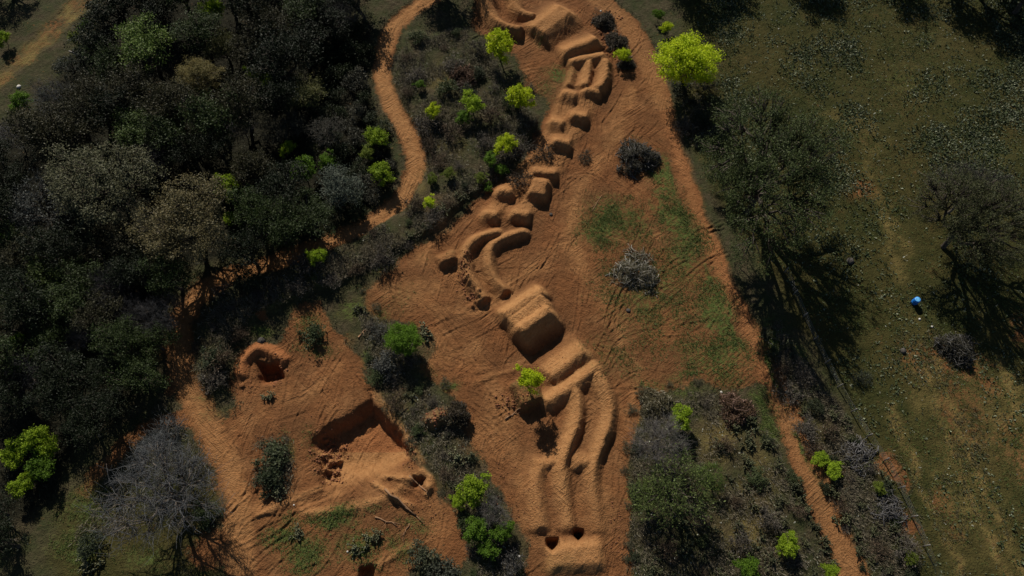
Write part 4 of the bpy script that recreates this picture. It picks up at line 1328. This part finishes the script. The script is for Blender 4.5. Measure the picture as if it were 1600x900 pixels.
M_GRASS = tuft_material('grass_blade', [(.04, .062, .014), (.07, .105, .022), (.10, .135, .035), (.16, .14, .06)])
M_WEED = tuft_material('weed_leaf', [(.03, .045, .015), (.055, .075, .028), (.07, .085, .04), (.30, .32, .22)], .15)
M_SCRUB = tuft_material('scrub_blade', [(.05, .042, .025), (.10, .082, .05), (.18, .155, .11), (.06, .07, .026)], .1)
M_EDGE = tuft_material('edge_blade', [(.04, .042, .016), (.075, .07, .03), (.12, .10, .055), (.06, .075, .022)], .15)
M_FLOOR = tuft_material('floor_blade', [(.016, .018, .010), (.03, .03, .018), (.02, .028, .012)], .1)  # blades coloured near black, painting in the shade on the wood floor
M_PALE = tuft_material('pale_leaf', [(.2, .2, .15), (.42, .42, .36), (.3, .32, .22)], .1)

FIELD = [(1085, -30), (1640, -30), (1640, 930), (1460, 930), (1400, 790), (1330, 640), (1250, 470), (1150, 330), (1090, 230)]
P = rand_in(FIELD, 26000)
P = thin(P, .25 + .75 * (fbm(P[:, 0], P[:, 1], 5, 2, 61) > .0))
blades('meadow_grass', 'short dull meadow grass to the side of the red track', 'grass', P, .16, 4, .14, .8, M_GRASS, 1)
P = rand_in(FIELD, 110000)
f = np.clip(fbm(P[:, 0], P[:, 1], 4.5, 5, 62) * 1.7 + .34, .06, 1)
pxs, pys = to_px(P[:, 0], P[:, 1])
f *= np.where((pys < 300) & (pxs > 1120), 1, .35) * (1 - .8 * grid_at(straw, P[:, 0], P[:, 1]))
P = thin(P, f * .95)
blades('broadleaf_weeds', 'scattered broadleaf weeds with pale flecks in the meadow', 'weeds', P, .20, 3, .32, .8, M_WEED, 2)
GREENS = [(1010, 290), (1090, 330), (1180, 500), (1230, 600), (1240, 690), (1010, 612), (960, 560), (890, 380), (900, 330)]
P = np.vstack([rand_in(GREENS, 46000), rand_in(YARD, 30000), rand_in(CLEARING, 40000), rand_in([(60, 920), (80, 790), (160, 730), (330, 680), (345, 920)], 16000)])
P = thin(P, np.clip(grid_at(green, P[:, 0], P[:, 1]) * 1.0 - .03, 0, 1) * np.clip(.6 + 1.6 * fbm(P[:, 0], P[:, 1], 1.6, 3, 63), 0.05, 1))
blades('low_grass', 'low green grass sprouting on the bare soil', 'grass', P, .15, 4, .15, .85, M_GRASS, 3)
P = np.vstack([rand_in(THICKET, 9000), rand_in(STRIP, 2400), rand_in(PATCH, 3000), rand_in(VERGE, 2800), rand_in(UNDER, 500), rand_in([(395, 690), (450, 680), (458, 720), (450, 780), (410, 790), (397, 760)], 250),
               rand_in([(590, 60), (625, 90), (650, 200), (640, 240), (610, 180), (585, 110)], 500), rand_in([(240, 640), (160, 740), (110, 850), (190, 830), (330, 780), (330, 690)], 700),
               rand_in(RUBBLE, 350)])
P = P[~grid_at(roads, P[:, 0], P[:, 1])]
P = thin(P, np.clip(.5 + 1.9 * fbm(P[:, 0], P[:, 1], 2.4, 3, 65), .05, 1))
blades('undergrowth', 'tangled grey-brown undergrowth filling the thickets', 'undergrowth', P, .42, 13, .045, .8, M_SCRUB, 4)
P = rngs.uniform([-40, 0], [45, 76], (90000, 2))
b_ = grid_at(dirt, P[:, 0], P[:, 1])
P = P[(b_ > .06) & (b_ < .72) & ~grid_at(roads, P[:, 0], P[:, 1])]
P = thin(P, np.clip(.45 + 1.5 * fbm(P[:, 0], P[:, 1], 1.8, 2, 64), .02, 1))
blades('border_grass', 'ragged low growth along the edges of the bare dirt', 'grass', P, .22, 6, .10, .8, M_EDGE, 8)
P = rand_in(WOOD, 1500)
P = P[~grid_at(roads, P[:, 0], P[:, 1])]
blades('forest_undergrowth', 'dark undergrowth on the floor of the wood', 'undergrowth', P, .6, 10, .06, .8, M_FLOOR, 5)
P = np.vstack([rand_in(VERGE, 260), rand_in(PATCH, 260), rand_in(THICKET, 200), rand_in(STRIP, 160), rand_in(FIELD, 500)])
P = P[~grid_at(roads, P[:, 0], P[:, 1])]
blades('dry_leaves', 'scattered pale dry leaves', 'leaves', P, .13, 2, .35, 1.2, M_PALE, 6)

# clods
M_CLOD = plain_material('soil_clod', (.16, .065, .032), (.27, .12, .06), 4)


def clods(name, label, spots, seed):
    rng = np.random.default_rng(seed)
    B = MB()
    base_v = np.array([[1, 0, 0], [-1, 0, 0], [0, 1, 0], [0, -1, 0], [0, 0, 1], [0, 0, -1.0]])
    base_f = np.array([[0, 2, 4], [2, 1, 4], [1, 3, 4], [3, 0, 4], [2, 0, 5], [1, 2, 5], [3, 1, 5], [0, 3, 5]])
    for px, py, rx, ry, n, s in spots:
        c = G(px, py)
        m = mpp(py)
        for _ in range(int(n * 1.6)):
            x, y = c[0] + rng.normal() * rx * m * .6, c[1] + rng.normal() * ry * m * .6
            q = s * (.25 + .75 * rng.uniform() ** 2.5) * .8
            V = base_v * q * rng.uniform(.6, 1.2, (6, 3)) + rng.normal(size=(6, 3)) * q * .15
            B.put(V + np.array([x, y, float(hz(x, y)) + q * .2]), [base_f])
    return tag(add(name, B.mesh(name), M_CLOD), label, 'clods', kind='stuff')


clods('soil_clods', 'loose red soil clods along the dug edges and berm backs',
      [(508, 705, 22, 26, 170, .22), (516, 735, 14, 18, 80, .2), (725, 430, 8, 30, 90, .2), (740, 465, 8, 8, 40, .2), (690, 655, 24, 14, 90, .24), (432, 585, 10, 20, 90, .2), (955, 55, 14, 40, 220, .22), (975, 95, 8, 12, 60, .2),
       (640, 700, 10, 30, 80, .16), (800, 630, 22, 14, 70, .2), (390, 605, 20, 22, 60, .14), (740, 700, 40, 60, 120, .1), (700, 560, 60, 40, 110, .1), (800, 760, 40, 60, 90, .1), (650, 800, 50, 50, 120, .12),
       (1000, 60, 10, 30, 40, .12), (975, 600, 30, 60, 60, .1), (770, 820, 30, 60, 80, .16), (965, 840, 14, 50, 70, .14), (945, 300, 90, 90, 260, .09), (560, 640, 90, 60, 220, .09), (720, 520, 90, 90, 260, .09), (850, 500, 90, 200, 260, .09), (1000, 180, 40, 80, 120, .09), (1000, 500, 80, 80, 200, .09), (560, 800, 90, 70, 220, .1), (830, 780, 60, 90, 160, .09), (450, 660, 60, 60, 120, .09)], 9)

# ------------------------------------------------------------------ blue barrel
M_BLUE = plain_material('blue_plastic', (.006, .14, .55), (.01, .19, .65), 5, .4, .5)
M_LID = plain_material('pale_blue_lid', (.10, .42, .80), (.16, .50, .85), 5, .45, .5)
M_RUST = plain_material('rusted_steel', (.10, .09, .08), (.2, .16, .12), 8, .6)
M_WOOD = plain_material('grey_wood', (.16, .145, .13), (.28, .26, .24), 9)
M_STONE = plain_material('pale_stone', (.42, .40, .36), (.62, .60, .55), 6)


def lathe(name, prof, k=24):
    a = np.arange(k) * 2 * math.pi / k
    V = np.array([[r * math.cos(t), r * math.sin(t), z] for r, z in prof for t in a])
    n = len(prof)
    F = [[i * k + j, i * k + (j + 1) % k, (i + 1) * k + (j + 1) % k, (i + 1) * k + j] for i in range(n - 1) for j in range(k)]
    return mesh_np(name, V, [np.array(F), np.array([list(range(k - 1, -1, -1))]), np.array([[(n - 1) * k + j for j in range(k)]])], False)


bx, by = G(1434, 468, .7)
barrel = add('barrel', None, loc=(bx, by, float(hz(bx, by)) - .02))
tag(barrel, 'bright blue plastic barrel standing in the meadow between two oaks', 'barrel')
add('body', lathe('barrel_body', [(.27, 0), (.30, .05), (.31, .25), (.325, .27), (.325, .31), (.31, .33), (.31, .55), (.325, .57), (.325, .61), (.31, .63), (.30, .80), (.285, .84)]), M_BLUE, barrel)
add('rim', lathe('barrel_rim', [(.29, .842), (.315, .845), (.315, .875), (.27, .878)]), M_BLUE, barrel)
lid = add('lid', lathe('barrel_lid', [(.262, .88), (.262, .892), (.22, .905)]), M_LID, barrel)
for q in (-.13, .13):
    b_ = add('bung', lathe('barrel_bung', [(.035, .906), (.035, .925), (.02, .93)], 10), M_BLUE, lid)
    b_.location = (q, .05, 0)

# ------------------------------------------------------------------ wire fence
fpts = spline([G(*p) for p in [(1226, 425), (1252, 487), (1280, 548), (1308, 604), (1340, 660), (1366, 698), (1392, 742), (1420, 800), (1450, 870), (1470, 920)]], 24)
fence = add('wire_fence', None, loc=(fpts[0][0], fpts[0][1], 0))
tag(fence, 'thin wire fence on posts running from the big oak shade down the meadow edge', 'fence')
arc = np.concatenate([[0], np.cumsum(np.linalg.norm(np.diff(fpts, axis=0), axis=1))])
pos = np.array([[np.interp(s_, arc, fpts[:, 0]), np.interp(s_, arc, fpts[:, 1])] for s_ in np.arange(0, arc[-1], 2.6)])
pm = lathe('fence_post', [(.055, -.1), (.055, 1.2), (.03, 1.24)], 8)
for x, y in pos:
    o = add('post', pm, M_WOOD, fence)
    o.location = (x - fpts[0][0], y - fpts[0][1], float(hz(x, y)))
    o.rotation_euler = (PR.uniform(-.06, .06), PR.uniform(-.06, .06), PR.uniform(0, 6))
for hw in (.35, .6, .85, 1.1):
    B = MB()
    Pw = np.array([[x - fpts[0][0], y - fpts[0][1], float(hz(x, y)) + hw] for x, y in pos])
    B.tube(Pw, np.full(len(Pw), .007), 4)
    add('wire', B.mesh('fence_wire'), plain_material('galvanised_wire', (.16, .16, .16), (.24, .24, .24), 3, .45, .5), fence)


# ------------------------------------------------------------------ stones, logs, planks
def stone(px, py, s, label, seed, mat=None, name='stone', cat='stone'):
    rng = np.random.default_rng(seed)
    a = np.arange(9) * 2 * math.pi / 9
    prof = [(.75, -.2), (1, .1), (.9, .45), (.5, .7)]
    V = np.array([[r * math.cos(t), r * math.sin(t), z] for r, z in prof for t in a]) * rng.uniform(.8, 1.2, (36, 3)) * s
    V = np.vstack([V, [0, 0, .78 * s]])
    F = [[i * 9 + j, i * 9 + (j + 1) % 9, (i + 1) * 9 + (j + 1) % 9, (i + 1) * 9 + j] for i in range(3) for j in range(9)]
    T = [[27 + j, 27 + (j + 1) % 9, 36] for j in range(9)]
    x, y = G(px, py)
    o = add(name, mesh_np(name, V, [np.array(F), np.array(T)]), mat or M_STONE, loc=(x, y, float(hz(x, y))))
    tag(o, label, cat, 'pale stones lying about')


for i, (px, py, s_, lab) in enumerate([(31, 137, .28, 'pale rounded stone beside the dim corner track'), (1438, 498, .13, 'white stone in the meadow just below the blue barrel'),
                                       (1457, 510, .12, 'white stone in the meadow between barrel and black brush pile'), (1229, 612, .14, 'white stone beside the red track above the brush patch'),
                                       (1127, 613, .13, 'white stone at the upper edge of the brush patch'), (543, 862, .09, 'white stone in the grass of the lower yard'), (939, 16, .13, 'white stone on the red track near the rubble row'),
                                       (811, 870, .14, 'white stone at the strip edge near the larger hole'), (459, 789, .08, 'white stone on the spur of the yard path'), (372, 154, .16, 'white stone deep in the wood right of the tan oak')]):
    stone(px, py, s_, lab, 40 + i)
M_DARK = plain_material('dark_stone', (.05, .045, .04), (.09, .08, .07), 6)
for i, (px, py, s_, lab) in enumerate([(409, 533, .4, 'dark round stump above the horseshoe spoil ridge'), (1329, 407, .4, 'dark stump in the big oak shade'), (1412, 548, .32, 'dark stump in the meadow left of the black brush pile'),
                                       (982, 485, .25, 'dark stone on the clearing below the grey brush pile'), (861, 335, .2, 'dark stone beside the first rollers')]):
    stone(px, py, s_, lab, 60 + i, M_DARK, 'stump' if 'stump' in lab else 'stone', 'stump' if 'stump' in lab else 'stone')


def log(px0, py0, px1, py1, r, label, seed, mat=None, name='log'):
    rng = np.random.default_rng(seed)
    a, b = G(px0, py0), G(px1, py1)
    o = add(name, None, loc=(*a, 0))
    n = 6
    P = np.array([a + (b - a) * t for t in np.linspace(0, 1, n)]) + rng.normal(size=(n, 2)) * .05
    Z = hz(P[:, 0], P[:, 1]) + r * .7
    B = MB()
    B.tube(np.column_stack([P - a, Z]), np.linspace(r, r * .5, n), 8)
    add('trunk', B.mesh('log_trunk', True), mat or M_WOOD, o)
    for _ in range(3):
        B = MB()
        i = rng.integers(2, n)
        s = np.array([*(P[i] - a), Z[i]])
        e = s + np.array([rng.normal() * .5, rng.normal() * .5, rng.uniform(.05, .4)])
        B.tube(bend(s, e, rng, 3), [r * .35, r * .25, r * .1], 5)
        add('limb', B.mesh('log_limb', True), mat or M_WOOD, o)
    tag(o, label, 'log', 'cut logs and roots lying on the dirt')


M_ROOT = plain_material('weathered_root', (.20, .11, .06), (.30, .18, .10), 9)
log(640, 745, 668, 770, .10, 'dark root lying below the pit corner', 1, M_ROOT)
log(603, 765, 650, 806, .11, 'long pale log lying in the lower yard', 2, M_ROOT)
log(585, 806, 620, 822, .08, 'thin pale log in the yard below the pit rim', 3, M_ROOT)
log(640, 818, 630, 840, .06, 'short pale stick in the lower yard', 4, M_ROOT)
log(790, 655, 812, 640, .08, 'pale curved root at the foot of the tree mound', 5, M_ROOT)
log(560, 530, 572, 515, .1, 'short stack-end log on the grass left of the full mid-green tree', 6, M_ROOT)
log(925, 330, 940, 305, .05, 'pale thin branch on the dirt above the grassy patch', 7, M_ROOT)
log(110, 80, 140, 95, .08, 'grey fallen branch beside the dim corner track', 8)
